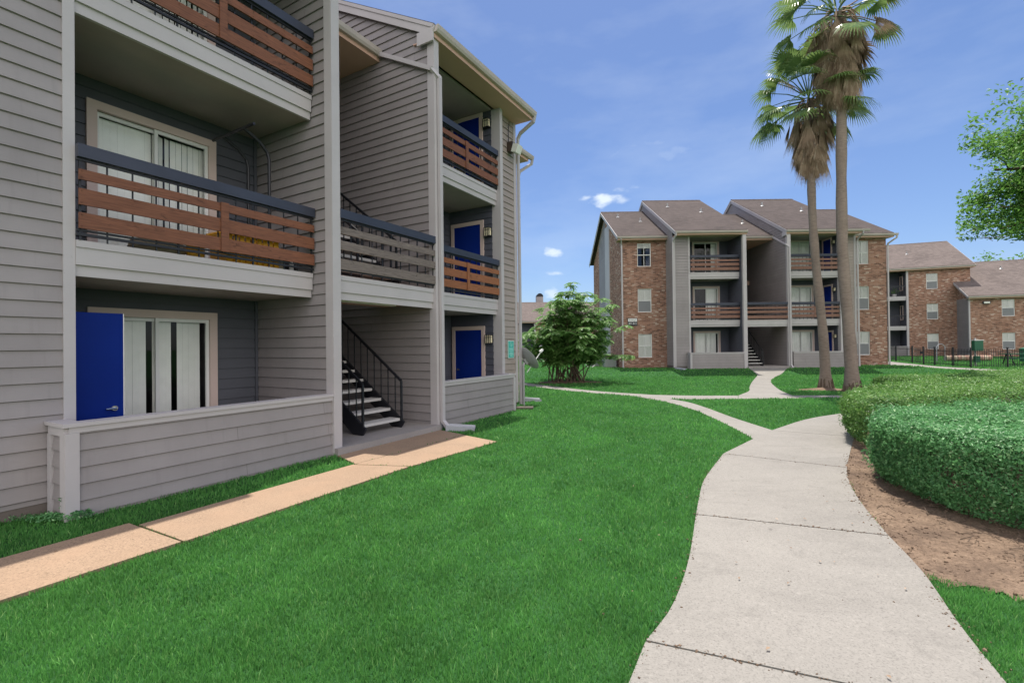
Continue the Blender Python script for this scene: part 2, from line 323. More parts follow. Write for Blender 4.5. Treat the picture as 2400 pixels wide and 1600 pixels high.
def siding(mb,poly,o,ud,nd,e=.168):
    """lapped boards over a convex polygon in (u,z); o origin, ud along the wall, nd outward"""
    o=Vector(o);ud=Vector(ud);nd=Vector(nd)
    zs=[p[1] for p in poly]; k0=math.floor(min(zs)/e); k1=math.ceil(max(zs)/e)
    flip=ud.cross(Vector((0,0,1))).dot(nd)<0
    for k in range(k0,k1):
        P0_=clip(poly,k*e,k*e+.007)
        if len(P0_)>=3:
            g_=[o+ud*p[0]+Vector((0,0,p[1]))+nd*.001 for p in P0_]; mb.face(g_[::-1] if flip else g_)
        P=clip(poly,k*e+.007,(k+1)*e)
        if len(P)<3: continue
        off=lambda z:.002+.021*(1-(z-k*e)/e)
        pts=[o+ud*p[0]+Vector((0,0,p[1]))+nd*off(p[1]) for p in P]; uv=[(p[0]+k*3.7,p[1]) for p in P]
        if flip: pts=pts[::-1]; uv=uv[::-1]
        mb.face(pts,uv)
        us=[p[0] for p in P if abs(p[1]-k*e-.007)<1e-6]
        if len(us)>=2:
            a,b=min(us),max(us); z=Vector((0,0,k*e+.007))
            q=[o+ud*a+z+nd*.001,o+ud*b+z+nd*.001,o+ud*b+z+nd*.023,o+ud*a+z+nd*.023]
            mb.face(q[::-1] if not flip else q)
    return mb
def rects(x0,x1,z0,z1,ops):
    xs=sorted({x0,x1,*[a for o in ops for a in (o[0],o[1]) if x0<a<x1]}); zs=sorted({z0,z1,*[a for o in ops for a in (o[2],o[3]) if z0<a<z1]})
    out=[]
    for i in range(len(xs)-1):
        run=None
        for j in range(len(zs)-1):
            cx=(xs[i]+xs[i+1])/2; cz=(zs[j]+zs[j+1])/2
            if any(o[0]<cx<o[1] and o[2]<cz<o[3] for o in ops):
                if run: out.append((xs[i],xs[i+1],*run)); run=None
            else: run=(run[0],zs[j+1]) if run else (zs[j],zs[j+1])
        if run: out.append((xs[i],xs[i+1],*run))
    return out
# ---------------------------------------------------------------- terrain
def ss(v,a,b):
    t=np.clip((v-a)/(b-a),0,1); return t*t*(3-2*t)
def terr(x,y): return -0.1*ss(y,12,20)+0.27*ss(y,25.6,28)*(1-ss(x,23.6,25))+0.3*ss(y,31,43)*ss(x,23.6,25)
# ---------------------------------------------------------------- apartment building
ST=2.86; DECKS=(2.866,5.72); ZE=8.03; SL=.55; YR=6.9; YE0=-.06
def zroof(y,ye=YE0,ze=ZE,yr=YR): return ze+SL*((y-ye) if y<yr else (2*yr-ye-y))
def sliding(par,x0,x1,z0,z1,y,kind,rnd):
    cs=MB(); w=.115
    cs.box(x0,x0+w,y-.03,y+.03,z0,z1-w); cs.box(x1-w,x1,y-.03,y+.03,z0,z1-w); cs.box(x0,x1,y-.032,y+.03,z1-w,z1)
    cs.box(x0+w,x1-w,y-.02,y+.06,z0,z0+.05)
    d=cs.obj('sliding_door',CREAM,par)
    a,b,t=x0+w,x1-w,z1-w; mid=(a+b)/2
    fr=MB()
    for (p,q,yy) in ((a,mid+.03,y+.045),(mid-.03,b,y+.005)):
        fr.box(p,p+.045,yy,yy+.035,z0+.05,t); fr.box(q-.045,q,yy,yy+.035,z0+.05,t); fr.box(p+.045,q-.045,yy,yy+.035,t-.05,t); fr.box(p+.045,q-.045,yy,yy+.035,z0+.05,z0+.12)
    fr.obj('sash',WHITE if kind!='cream' else CREAM,d)
    g=MB(); g.face([(a+.04,y+.06,z0+.1),(mid,y+.06,z0+.1),(mid,y+.06,t-.04),(a+.04,y+.06,t-.04)]); g.face([(mid,y+.02,z0+.1),(b-.04,y+.02,z0+.1),(b-.04,y+.02,t-.04),(mid,y+.02,t-.04)])
    g.obj('glass',GLASS,d)
    bl=MB(); xx=a+.03
    while xx<b-.03:
        fr_=(xx-a)/(b-a)
        skip=False; ang=rnd.uniform(-.25,.25); step=.083
        if kind=='sparse': skip=(.27<fr_<.52 and rnd.random()<.62) or (.62<fr_<.68) or (fr_>.94); ang=rnd.uniform(-.1,.1)
        elif kind=='righthalf': skip=fr_<(.5 if rnd.random()<.8 else .45)
        elif kind=='rightstrip': skip=fr_<.72
        elif kind=='gap': skip=fr_>.88
        elif kind=='ajar': ang=.18+rnd.uniform(-.15,.4) if fr_>.45 else rnd.uniform(-.1,.12)
        if not skip:
            dx=.042*math.cos(ang); dy=.042*math.sin(ang); yy=y+.125
            cx=xx+.04; zb=z0+.09+rnd.uniform(0,.015)
            bl.face([(cx-dx,yy-dy,zb),(cx+dx,yy+dy,zb),(cx+dx,yy+dy,t-.05),(cx-dx,yy-dy,t-.05)])
        xx+=step
    if bl.f: bl.obj('vertical_blinds',BLIND,d)
    rm=MB(); ya,yb=y+.08,y+1.6
    rm.face([(a,ya,z0),(a,yb,z0),(a,yb,z1),(a,ya,z1)]); rm.face([(b,ya,z0),(b,ya,z1),(b,yb,z1),(b,yb,z0)]); rm.face([(a,yb,z0),(b,yb,z0),(b,yb,z1),(a,yb,z1)]); rm.face([(a,ya,z0+.02),(b,ya,z0+.02),(b,yb,z0+.02),(a,yb,z0+.02)]); rm.face([(a,ya,z1-.02),(a,yb,z1-.02),(b,yb,z1-.02),(b,ya,z1-.02)])
    rm.obj('interior',DARKROOM,d)
    return d
def window(par,x0,x1,z0,z1,y,kind,rnd):
    fr=MB(); yy=y+.04; w=.04; zm=(z0+z1)/2
    fr.box(x0,x0+w,yy,yy+.05,z0,z1); fr.box(x1-w,x1,yy,yy+.05,z0,z1); fr.box(x0+w,x1-w,yy,yy+.05,z1-w,z1); fr.box(x0+w,x1-w,yy,yy+.05,z0,z0+w); fr.box(x0+w,x1-w,yy+.002,yy+.048,zm-.022,zm+.022); fr.box((x0+x1)/2-.012,(x0+x1)/2+.012,yy+.01,yy+.04,z0+w,z1-w)
    d=fr.obj('window',WHITE,par)
    g=MB(); g.face([(x0,yy+.03,z0),(x1,yy+.03,z0),(x1,yy+.03,z1),(x0,yy+.03,z1)]); g.obj('glass',GLASS,d)
    bl=MB(); yb=yy+.05
    lim={'full':z0+.02,'half':zm-.1,'short':z1-.28,'dark':z1-.28}[kind]
    z=z1-.05
    while z>lim:
        bl.face([(x0+.03,yb-.008,z-.033),(x1-.03,yb-.008,z-.033),(x1-.03,yb+.012,z),(x0+.03,yb+.012,z)]); z-=.032
    bl.obj('blinds',BLIND,d)
    if kind in('half','full') and rnd.random()<.75:
        s=MB(); s.face([(x0+w,yy+.006,z0+w),(x1-w,yy+.006,z0+w),(x1-w,yy+.006,zm-.02),(x0+w,yy+.006,zm-.02)]); s.obj('insect_screen',SCREEN,d) if kind=='half' else None
    if kind=='dark':
        s=MB()
        for (p,q) in ((x0+.03,x0+.30),(x1-.30,x1-.03)):
            n=7
            for i in range(n):
                a=p+(q-p)*i/n;b=p+(q-p)*(i+1)/n; s.face([(a,yb+.03+.02*(i%2),z0),(b,yb+.03+.02*((i+1)%2),z0),(b,yb+.03+.02*((i+1)%2),z1-.2),(a,yb+.03+.02*(i%2),z1-.2)])
        s.obj('curtain',CURT,d)
    rm=MB(); rm.face([(x0-.2,yb+.6,z0-.2),(x1+.2,yb+.6,z0-.2),(x1+.2,yb+.6,z1+.2),(x0-.2,yb+.6,z1+.2)])
    for a,b in ((x0,x0),(x1,x1)): rm.face([(a,yy+.052,z0),(a,yb+.6,z0),(a,yb+.6,z1),(a,yy+.052,z1)])
    rm.obj('interior',DARKROOM,d)
    si=MB(); si.box(x0-.05,x1+.05,y-.035,y+.07,z0-.075,z0); si.obj('sill',BRICK,d)
    li=MB()
    n=int((x1-x0+.2)/.075)
    for i in range(n): li.box(x0-.1+i*.075,x0-.1+i*.075+.066,y-.010,y+.05,z1+.005,z1+.215)
    if kind!='short': li.obj('lintel',BRICK,d)
    return d
def entry_door(par,x,y0,y1,z,opened=False):
    """on the wall at x facing -x; y0..y1 outer casing"""
    cs=MB(); w=.1; h=2.14
    cs.box(x-.03,x+.02,y0,y0+w,z,z+h-w); cs.box(x-.03,x+.02,y1-w,y1,z,z+h-w); cs.box(x-.032,x+.02,y0,y1,z+h-w,z+h)
    d=cs.obj('door_casing',CREAM,par)
    lf=MB(); lf.box(x-.008,x+.03,y0+w,y1-w,z+.02,z+h-w)
    l=lf.obj('entry_door',BLUE,d)
    k=MB(); yk=y1-w-.08
    k.tube([(x-.01,yk,z+.98),(x-.06,yk,z+.98),(x-.06,yk-.10,z+.98)],.011,8); k.lathe((x-.008,yk,z+.98),[(.001,-.012),(.03,-.012),(.03,0)],12,Vector((1,0,0)))
    o=k.obj('handle',CHROME,d)
def lantern(par,x,y,z):
    b=MB(); w=.085; h=.21
    b.box(x-.02,x,y-w-.005,y+w+.005,z-h/2-.01,z+h/2+.01)
    for i in (-1,-.33,.33,1): b.box(x-.125,x-.11,y+i*w-.005,y+i*w+.005,z-h/2,z+h/2)
    for i in (-1,1): b.box(x-.11,x-.02,y+i*w-.005,y+i*w+.005,z-h/2,z-h/2+.012); b.box(x-.11,x-.02,y+i*w-.005,y+i*w+.005,z+h/2-.012,z+h/2)
    b.box(x-.127,x-.02,y-w,y+w,z+h/2,z+h/2+.012); b.box(x-.127,x-.02,y-w,y+w,z+.045,z+.053); b.box(x-.127,x-.02,y-w,y+w,z-h/2-.012,z-h/2)
    d=b.obj('wall_lantern',BLACK,par)
    g=MB(); g.box(x-.110,x-.021,y-w+.006,y+w-.006,z-h/2,z+h/2); g.obj('lamp_glass',LAMPG,d)
def railing(par,x0,x1,y,z,wood,stile=True,rnd=None,detail=True):
    HB=((.647,.758),(.375,.549),(.12,.29)) if stile else ((.63,.745),(.385,.52),(.07,.235))
    m=MB(); n=max(2,round((x1-x0)/.235))
    for i in range(n+1):
        xx=x0+.03+(x1-x0-.06)*i/n; th=.014 if i%4 else .02
        m.box(xx-th/2,xx+th/2,y+.004-th/2,y+.004+th/2,z,z+.9)
    m.box(x0,x1,y-.016,y+.016,z+.045,z+.075); m.box(x0,x1,y-.013,y+.013,z+.095,z+.115); m.box(x0,x1,y-.015,y+.015,z+.855,z+.88)
    d=m.obj('balcony_railing',BLACK,par)
    c=MB(); c.box(x0-.0,x1+.0,y-.055,y+.035,z+.886,z+1.026); c.obj('rail_cap',RAILT,d)
    xm=x0+(x1-x0)*(.52 if stile else 2)
    for (a,b) in HB:
        bd=MB(); j=rnd.uniform(-.004,.004)
        segs=((x0+.01,xm),(xm,x1-.01)) if stile else ((x0+.01,x1-.01),)
        for p,q in segs: bd.box(p,q,y-.045,y-.018,z+a+j,z+b+j)
        if detail:
            bd.cur=1
            for i in range(0,n+1,2):
                xx=x0+.03+(x1-x0-.06)*i/n
                for zz in (a+.025,b-.025): bd.lathe((xx,y-.047,z+zz),[(.0005,-.003),(.006,-.002),(.006,.004)],6,Vector((0,-1,0)))
        bd.obj('board',[wood,CHROME],d)
    if stile:
        p=MB(); p.box(xm-.05,xm+.05,y-.066,y-.0455,z+.11,z+.765); p.obj('stile',wood,d)
    return d
def beam(par,x0,x1,y,z,ext=0):
    b=MB(); b.box(x0,x1,y-.045,y+.05,z-.075,z); b.box(x0,x1,y-.03,y+.05,z-.265,z-.0752); b.box(x0,x1,y+.0,y+.05,z-.385,z-.2652)
    return b.obj('balcony_beam',TRIM,par)
def downspout(par,pts,bl=True):
    b=MB()
    for i in range(len(pts)-1):
        a,c=Vector(pts[i]),Vector(pts[i+1]); d=(c-a).normalized(); b.beam(a-d*.02,c+d*.02,.085,.06,up=(0,1,0) if abs(d.y)<.7 else (1,0,0))
    return b.obj('downspout',TRIM,par)
def stairs(par,x0,x1,y,z,n,rise,run,near=True):
    st=MB(); L=n*run; H=n*rise
    for x in (x0,x1):
        st.obox((x,y+L/2,z+H/2),(0,L,H),(1,0,0),Vector((1,0,0)).cross(Vector((0,L,H))),math.hypot(L,H)/2,.018,.14)
    d=st.obj('staircase',BLACK,par)
    tr=MB()
    for i in range(n): tr.box(x0+.02,x1-.02,y+.02+i*run,y+.02+i*run+run+.02,z+(i+1)*rise-.05,z+(i+1)*rise)
    tr.obj('tread',TREADM,d)
    for x in (x0-.005,x1+.005):
        h=MB(); k=rise/run
        h.beam((x,y,z+.02),(x,y,z+.90),.035,.035,up=(0,1,0)); h.beam((x,y,z+.90),(x,y+L,z+.90+H),.03,.045)
        yy=y+.16
        while yy<y+L: h.beam((x,yy,z+k*(yy-y)+.1),(x,yy,z+.9+k*(yy-y)),.016,.016,up=(0,1,0)); yy+=.19
        h.obj('handrail',BLACK,d)
def roofblk(par,x0,x1,ye,ze,yr,mat=None,rakeL=True,rakeR=True,gut=True,soffd=.8,gx=None):
    mat=mat or ROOF; yb=2*yr-ye; zr=ze+SL*(yr-ye); th=.10; n=MB()
    L=math.hypot(yr-ye,zr-ze)
    for (ya,za,yb_,zb_,sgn) in ((ye,ze,yr,zr,1),(yb,ze,yr,zr,-1)):
        P=[(x0,ya,za+th),(x1,ya,za+th),(x1,yb_,zb_+th),(x0,yb_,zb_+th)]; uv=[(x0,0),(x1,0),(x1,L),(x0,L)]
        if sgn<0: P=P[::-1]; uv=uv[::-1]
        n.face(P,uv)
        Q=[(x0,ya,za+.02),(x1,ya,za+.02),(x1,yb_,zb_+.02),(x0,yb_,zb_+.02)]; n.face(Q[::-1] if sgn>0 else Q)
        n.face([(x0,ya,za+.02),(x1,ya,za+.02),(x1,ya,za+th),(x0,ya,za+th)])
    for x in (x0,x1):
        n.face([(x,ye,ze+.02),(x,yr,zr+.02),(x,yr,zr+th),(x,ye,ze+th)]); n.face([(x,yb,ze+.02),(x,yr,zr+.02),(x,yr,zr+th),(x,yb,ze+th)])
    d=n.obj('roof',mat,par)
    k=MB(); nn=int((x1-x0)/.3)
    for i in range(nn):   # ridge caps
        a=x0+i*(x1-x0)/nn; b=a+(x1-x0)/nn
        for s_ in (-1,1): k.face([(a,yr,zr+th+.025+.01),(a,yr+s_*.14,zr+th-.14*SL+.02),(b,yr+s_*.14,zr+th-.14*SL+.012),(b,yr,zr+th+.027)])
    k.obj('ridge_cap',mat,d)
    for x,on,sg in ((x0,rakeL,-1),(x1,rakeR,1)):
        if not on: continue
        rk=MB()
        for (ya,yb_) in ((ye+.0,yr),(yb,yr)):
            za=ze; zb_=zr
            rk.beam((x+sg*.012,ya,za-.055),(x+sg*.012,yb_,zb_-.055),.022,.20); rk.beam((x+sg*.030,ya,za+.03),(x+sg*.030,yb_,zb_+.03),.02,.07)
        rk.obj('rake_board',TRIM,d)
    if gut:
        g=MB(); a,b=gx or (x0-.02,x1+.02)
        for yy,s_ in ((ye,-1),):
            prof=[(0,-.11),(-.07,-.11),(-.10,-.06),(-.115,.02),(-.105,.02),(0,.0)]
            pts=[(yy+p[0],ze+.03+p[1]) for p in prof]
            for i in range(5): g.face([(a,*pts[i]),(a,*pts[i+1]),(b,*pts[i+1]),(b,*pts[i])])
            g.face([(a,*p) for p in pts]); g.face([(b,*p) for p in pts][::-1])
        g.obj('gutter',GUT,d)
    s=MB(); s.box(x0+.02,x1-.02,ye,ye+.022,ze-.17,ze+.02); s.box(x0+.02,x1-.02,ye+.022,ye+soffd,ze-.165,ze-.14); s.obj('soffit',SOFF,d)
    # plumbing vent
    for fx,fy in ((.3,.75),(.72,.55)):
        v=MB(); yy=ye+(yr-ye)*fy; zz=ze+SL*(yy-ye)+th; v.lathe((x0+(x1-x0)*fx,yy,zz-.1),[(.16,.05),(.05,.14),(.05,.34),(.0,.34)],10); v.obj('roof_vent',GREYM,d)
    return d
def apartment(name,label,loc,rz,p,rnd,near):
    B=root(name,label,'apartment building',loc,rz)
    wl,b1l,f2,b3r,wr,cr,bl=p['wl'],p['b1l'],p['f2'],p['b3r'],p['wr'],p['cr'],p['bl']; fw=p['fw']; cw=.13; Y1=.5; YB=2.0; YE=13.3; f2r=f2+fw; lowl=b1l-.10-.1
    top=ZE-.14
    def pent(y0,y1,zb=0): return [(y0,zb),(y1,zb),(y1,zroof(y1)-.02),(YR,zroof(YR)-.02),(y0,zroof(y0)-.02)]
    def part(nm,fn,mat,par=None):
        mb=MB(); fn(mb); return mb.obj(nm,mat,par or B)
    # --- front siding of the two wings
    part('siding_wall',lambda m:(m.box(wl,b1l-.10,Y1,Y1+.1,.12,top),siding(m,[(wl,.18),(b1l-.10,.18),(b1l-.10,top),(wl,top)],(0,Y1,0),(1,0,0),(0,-1,0))),SID)
    part('siding_wall',lambda m:(m.box(b3r+cw,wr,Y1,Y1+.1,.12,top),siding(m,[(b3r+cw,.18),(wr,.18),(wr,top),(b3r+cw,top)],(0,Y1,0),(1,0,0),(0,-1,0))),SIDU)
    # --- outer side walls, full pentagons above the brick wings
    part('gable_wall',lambda m:siding(m,pent(Y1+.1,YE,.18),(wl,0,0),(0,1,0),(-1,0,0)),SID)
    part('gable_wall',lambda m:siding(m,pent(Y1+.1,YE,.18),(wr,0,0),(0,1,0),(1,0,0)),SIDU)
    # --- fins
    def fin(x,inner_left,name_):
        def g(m):
            m.box(x+.02,x+fw-.02,.15,YB,.0,ZE-.02)
            zs=[ZE-.02+SL*.3]
            pl=[(.15,.1),(YB,.1),(YB,ZE),(.15,ZE)]
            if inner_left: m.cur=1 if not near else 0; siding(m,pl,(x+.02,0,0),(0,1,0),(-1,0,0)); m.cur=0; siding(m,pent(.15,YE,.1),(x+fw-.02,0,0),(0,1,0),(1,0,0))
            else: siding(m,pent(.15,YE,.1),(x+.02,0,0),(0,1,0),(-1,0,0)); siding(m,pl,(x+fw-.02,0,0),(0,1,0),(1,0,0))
        o=part(name_,g,SID if near else [SID,DARKW]);  # far fin's bay-side face: recess shade put in as the slate colour
        t=MB(); zt=zroof(0)-.06; t.box(x-.006,x+fw+.006,-.02,.0,.0,zt); t.box(x-.008,x+.02,.0,.15,.0,zt+.02); t.box(x+fw-.02,x+fw+.008,.0,.15,.0,zt+.02); t.obj('fin_post',TRIM,B)
    fin(0,True,'fin_wall'); fin(f2,False,'fin_wall')
    # --- corner trims
    for (a,b,y0,y1) in ((b1l-.10,b1l,Y1-.03,Y1+.12),(b3r,b3r+cw,Y1-.16,Y1+.12),(wr-.10,wr+.022,Y1-.03,Y1+.12),(wl-.022,wl+.09,Y1-.03,Y1+.12)):
        part('corner_trim',lambda m:m.box(a,b,y0,y1,.1 if (b-a)<.129 else .9,top-.02),TRIM)
    # --- recess interiors
    ops1=[]; sl1=(b1l+p['sl'][0],b1l+p['sl'][1]); sl3=p['sl3']
    for z0 in (.06,)+DECKS: ops1.append((sl1[0]+.05,sl1[1]-.05,z0,z0+2.15))
    ops3=[(sl3[0]+.05,sl3[1]-.05,z0,z0+2.15) for z0 in (.06,)+DECKS]
    il=b1l-.22
    def back(m,x0,x1,ops):
        for (a,b,c,d) in rects(x0,x1,0,top,ops): siding(m,[(a,c),(b,c),(b,d),(a,d)],(0,YB,0),(1,0,0),(0,-1,0)); m.box(a,b,YB,YB+.1,c,d)
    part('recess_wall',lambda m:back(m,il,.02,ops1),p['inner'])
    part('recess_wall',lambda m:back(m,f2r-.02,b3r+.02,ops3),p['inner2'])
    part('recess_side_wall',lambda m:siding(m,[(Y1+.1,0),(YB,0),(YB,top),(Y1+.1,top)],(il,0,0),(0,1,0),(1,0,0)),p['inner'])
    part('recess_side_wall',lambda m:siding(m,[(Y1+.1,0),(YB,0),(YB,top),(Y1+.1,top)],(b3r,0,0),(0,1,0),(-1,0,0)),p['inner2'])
    part('inside_corner_trim',lambda m:m.box(-.045,.0,YB-.045,YB,0,top),p['inner'])
    for k,z0 in enumerate((.06,)+DECKS):
        sliding(B,sl1[0],sl1[1],z0,z0+2.2,YB-.02,p['k1'][k],rnd); sliding(B,sl3[0],sl3[1],z0,z0+2.2,YB-.02,p['k3'][k],rnd)
        entry_door(B,b3r-.02,p['dy'][0],p['dy'][1],z0); lantern(B,b3r-.02,p['ly'],z0+1.79)
    # --- slabs, beams, railings
    for z0 in DECKS:
        part('balcony_slab',lambda m:m.box(il+.01,-.001,Y1+.02,YB-.001,z0-.36,z0),CEIL); part('balcony_slab',lambda m:m.box(f2r+.02,b3r-.02,Y1+.02,YB-.001,z0-.36,z0),CEIL)
        beam(B,b1l+.001,-.01,Y1-.01,z0); beam(B,f2r+.02,b3r-.002,Y1-.01,z0)
        railing(B,b1l,-.01,Y1-.06,z0,p['w1'],True,rnd,near); railing(B,f2r+.02,b3r-.01,Y1-.06,z0,p['w3'][DECKS.index(z0)],True,rnd,near)
    part('patio_slab',lambda m:m.box(il,b3r,.02,YB,-.3,.05),CONCG); part('balcony_ceiling',lambda m:m.box(il,-.001,Y1+.1,YB,top-.02,top+.02),CEIL); part('balcony_ceiling',lambda m:m.box(f2r,b3r,Y1+.1,YB,top-.02,top+.02),CEIL)
    beam(B,fw+.001,f2-.001,.075,DECKS[0]-.04)
    railing(B,fw+.0,f2-.0,.035,DECKS[0]-.02,p['w2'],False,rnd,near)
    # --- breezeway
    part('walkway_slab',lambda m:m.box(fw-.01,f2+.01,.13,1.45,DECKS[0]-.34,DECKS[0]-.02),SOFF)
    part('walkway_slab',lambda m:m.box(fw-.01,.98,1.45,5.0,DECKS[0]-.34,DECKS[0]-.02),SOFF)
    for z0 in DECKS: part('landing_slab',lambda m:m.box(fw-.01,f2+.01,4.5,7.5,z0-.3,z0-.021),SOFF)
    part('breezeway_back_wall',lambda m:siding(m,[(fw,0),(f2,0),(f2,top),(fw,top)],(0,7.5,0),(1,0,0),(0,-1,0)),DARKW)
    part('breezeway_ceiling',lambda m:m.box(fw-.01,f2+.01,2.05,7.5,7.86,7.9),SOFF)
    part('porch_slab',lambda m:m.box(fw-.01 if not near else .0,f2+.02,-.10,7.5,-.35,.115),CONCG)
    xs=(.97,1.93) if near else (.42,1.30); stairs(B,*xs,.42,.115,15,.183,.25); stairs(B,*(xs if near else (.3,.98)),.52 if near else 2.0,DECKS[0]-.02,15,.19,.25 if near else .2)
    fl=MB(); fl.box(.55,1.9,.5,.62,DECKS[0]-.40,DECKS[0]-.34); t_=fl.obj('tube_light',WHITE,B)
    for z0 in DECKS:   # unit door on the left breezeway wall at the rear landing
        dd=MB(); x=fw+.02; dd.box(x-.01,x+.03,4.8,4.9,z0,z0+2.1); dd.box(x-.01,x+.03,5.7,5.8,z0,z0+2.1); dd.box(x-.01,x+.03,4.8,5.8,z0+2.1,z0+2.2); q=dd.obj('door_casing',CREAM,B)
    # --- low patio walls
    def low(x0,x1,stub,stubR):
        h=.92; m=MB(); m.box(x0,x1,.03,.13,.0,h); siding(m,[(x0,.03),(x1,.03),(x1,h-.06),(x0,h-.06)],(0,.03,0),(1,0,0),(0,-1,0)); siding(m,[(x0,.03),(x1,.03),(x1,h-.06),(x0,h-.06)],(0,.13,0),(1,0,0),(0,1,0))
        if stub: m.box(x0,x0+.08,.13,Y1,.06,h-.02); siding(m,[(.03,.06),(Y1,.06),(Y1,h-.06),(.03,h-.06)],(x0,0,0),(0,1,0),(-1,0,0))
        if stubR: m.box(x1-.08,x1,.13,Y1-.02,.06,h-.02); siding(m,[(.03,.06),(Y1-.02,.06),(Y1-.02,h-.06),(.03,h-.06)],(x1,0,0),(0,1,0),(1,0,0))
        o=m.obj('patio_wall',SID,B)
        c=MB(); c.box(x0-(.05 if stub else 0),x1+(.03 if stubR else 0),-.02,.17,h,h+.038); c.box(x0,x1,.0,.03,h-.06,h)
        if stub: c.box(x0-.05,x0+.12,.17,Y1-.02,h,h+.037)
        if stubR: c.box(x1-.12,x1+.03,.17,Y1-.02,h,h+.037)
        c.obj('wall_cap',TRIM,o)
        e=MB()
        if stub: e.box(x0-.03,x0+.08,-.005,.03,-.05,h-.061); e.box(x0-.032,x0-.0,.03,.13,-.05,h-.001); e.box(x0-.030,x0,.13,Y1-.05,h-.09,h-.001); e.box(x0-.032,x0,Y1-.12,Y1-.03,.02,h-.0901)
        if stubR: e.box(x1-.07,x1+.03,-.005,.03,-.05,h-.061); e.box(x1,x1+.03,.03,.13,-.05,h-.001)
        if e.f: e.obj('end_post',TRIM,o)
    low(lowl,-.008,True,False); low(f2r+.10,b3r+.05,False,True)
    # --- foundation strip
    part('foundation',lambda m:(m.box(wl+.01,b1l-.1,Y1+.012,YE,-.5,.17),m.box(b3r+cw,wr-.01,Y1+.012,YE,-.5,.17),m.box(bl+.01,wl,1.93,11.9,-.5,.12),m.box(wr,cr-.01,1.93,11.9,-.5,.12),m.box(lowl+.02,-.02,.045,.12,-.5,.03),m.box(f2r+.1,b3r+.04,.045,.12,-.5,.03)),FOUND)
    part('rear_wall',lambda m:m.box(wl,wr,YE-.1,YE,0,zroof(YE)),SID)
    # --- brick wings
    def brick(x0,x1,side,wx):
        m=MB(); y0=1.9; y1=11.9; zt=8.12-.1; ops=[(wx,wx+.85,z0+.62,z0+2.08) for z0 in (.03,DECKS[0],DECKS[1])]
        for (a,b,c,d) in rects(x0,x1,-.2,zt,ops): m.box(a,b,y0,y0+.12,c,d)
        zr_=8.12+SL*(YR-1.55); P=[(y0+.12,-.2),(y1,-.2),(y1,zt+.25),(YR,zr_-.03),(y0+.12,zt+.25)]
        xo=x0 if side<0 else x1
        pts=[(xo,a,b) for a,b in P]; m.face(pts if side>0 else pts[::-1],[(a,b) for a,b in (P if side>0 else P[::-1])])
        m.box(x0,x1,y1,y1+.1,-.2,zt)
        o=m.obj('brick_wall',BRICK,B)
        for k,z0 in enumerate((.03,DECKS[0],DECKS[1])): window(B,wx,wx+.85,z0+.62,z0+2.08,y0,p['wk'][(0 if side<0 else 3)+k],rnd)
        if side<0 and not near:   # siding panels with diagonal boards on the gable end
            q=MB(); siding(q,[(6.9,.2),(9.4,.2),(9.4,zr_-1.7),(6.9,zr_-.3)],(xo-.01,0,0),(0,1,0),(-1,0,0)); q.obj('gable_siding',SID,o); q=MB(); q.box(xo-.05,xo,5.4,6.88,.2,zr_-1.15); q.obj('gable_panel',TRIM,o)
    brick(bl,wl,-1,p['wA']); brick(wr,cr,1,p['wC'])
    # --- roofs
    roofblk(B,wl-.06,fw+.06,YE0,ZE,YR,gx=(wl-.06,fw+.06),soffd=.56); roofblk(B,f2-.05,wr+.06,YE0,ZE,YR,gx=(f2-.05,wr+.45 if not near else wr+.10),soffd=.56)
    roofblk(B,fw+.06,f2+.03,1.50,8.02,YR-.75+.0,rakeL=False,rakeR=False,soffd=.6,gx=(fw+.06,f2-.02))
    roofblk(B,bl-.3,wl+.0,1.55,8.12,YR,rakeR=False,gx=(bl-.3,wl)); roofblk(B,wr+.0,cr+.25,1.55,8.12,YR,rakeL=False,gx=(wr,cr+.45))
    for x in (f2-.12,):
        bb=MB(); bb.box(x+.03,x+.075,YE0,.35,ZE-.26,ZE+.0); bb.obj('eave_return',TRIM,B)
    # --- downspouts
    downspout(B,[(f2-.05,1.43,7.98),(f2-.05,.02,7.24)]) ; downspout(B,[(f2-.04,.02,7.24),(f2+.11,-.065,7.10),(f2+.11,-.065,.18),(f2+.13,-.2,.03)])
    downspout(B,[(wr+.06,-.12,ZE-.06),(wr+.06,-.08,ZE-.2),(wr+.07,.34,ZE-.42),(wr+.08,.43,ZE-.55),(wr+.08,.42,.06)])
    downspout(B,[(cr+.36,1.47,8.0),(cr+.36,1.5,7.9),(cr+.06,1.80,7.6),(cr+.06,1.85,7.45),(cr+.06,1.85,.05)])
    if not near:
        downspout(B,[(wl-.02,-.12,ZE-.06),(wl-.04,-.08,ZE-.2),(wl-.06,.40,ZE-.45),(wl-.06,.44,.1)]); downspout(B,[(bl-.1,1.47,8.0),(bl-.0,1.80,7.7),(bl+.02,1.84,.05)])
    return B
rnd=random.Random(7)
A30=R(30.4)
NX,NY=4.99,6.15    # origin of the near building: s=4.99 along, 6.15 to the left
def nearpt(x,y,z=0):
    s=x+NX; d=y+NY
    return Vector((math.sin(A30)*s-math.cos(A30)*d, math.cos(A30)*s+math.sin(A30)*d, z))
NR=R(90)-A30
PN=dict(wl=-3.9,b1l=-2.94,f2=2.49,fw=.14,b3r=5.57,wr=6.60,cr=9.15,bl=-6.7,sl=(.58,2.25),sl3=(3.2,4.95),dy=(.86,1.93),ly=.70,k1=('sparse','ajar','ajar'),k3=('plain','plain','plain'),inner=INNER,inner2=DARKW,w1=WOOD,w2=WOODG,w3=(WOODO,WOOD),wA=-5.7,wC=7.6,wk=('half','half','half','half','half','half'))
near_b=apartment('apartment_building','near grey clapboard apartment building with brown slat balconies and a stairwell',nearpt(0,0),NR,PN,rnd,True)
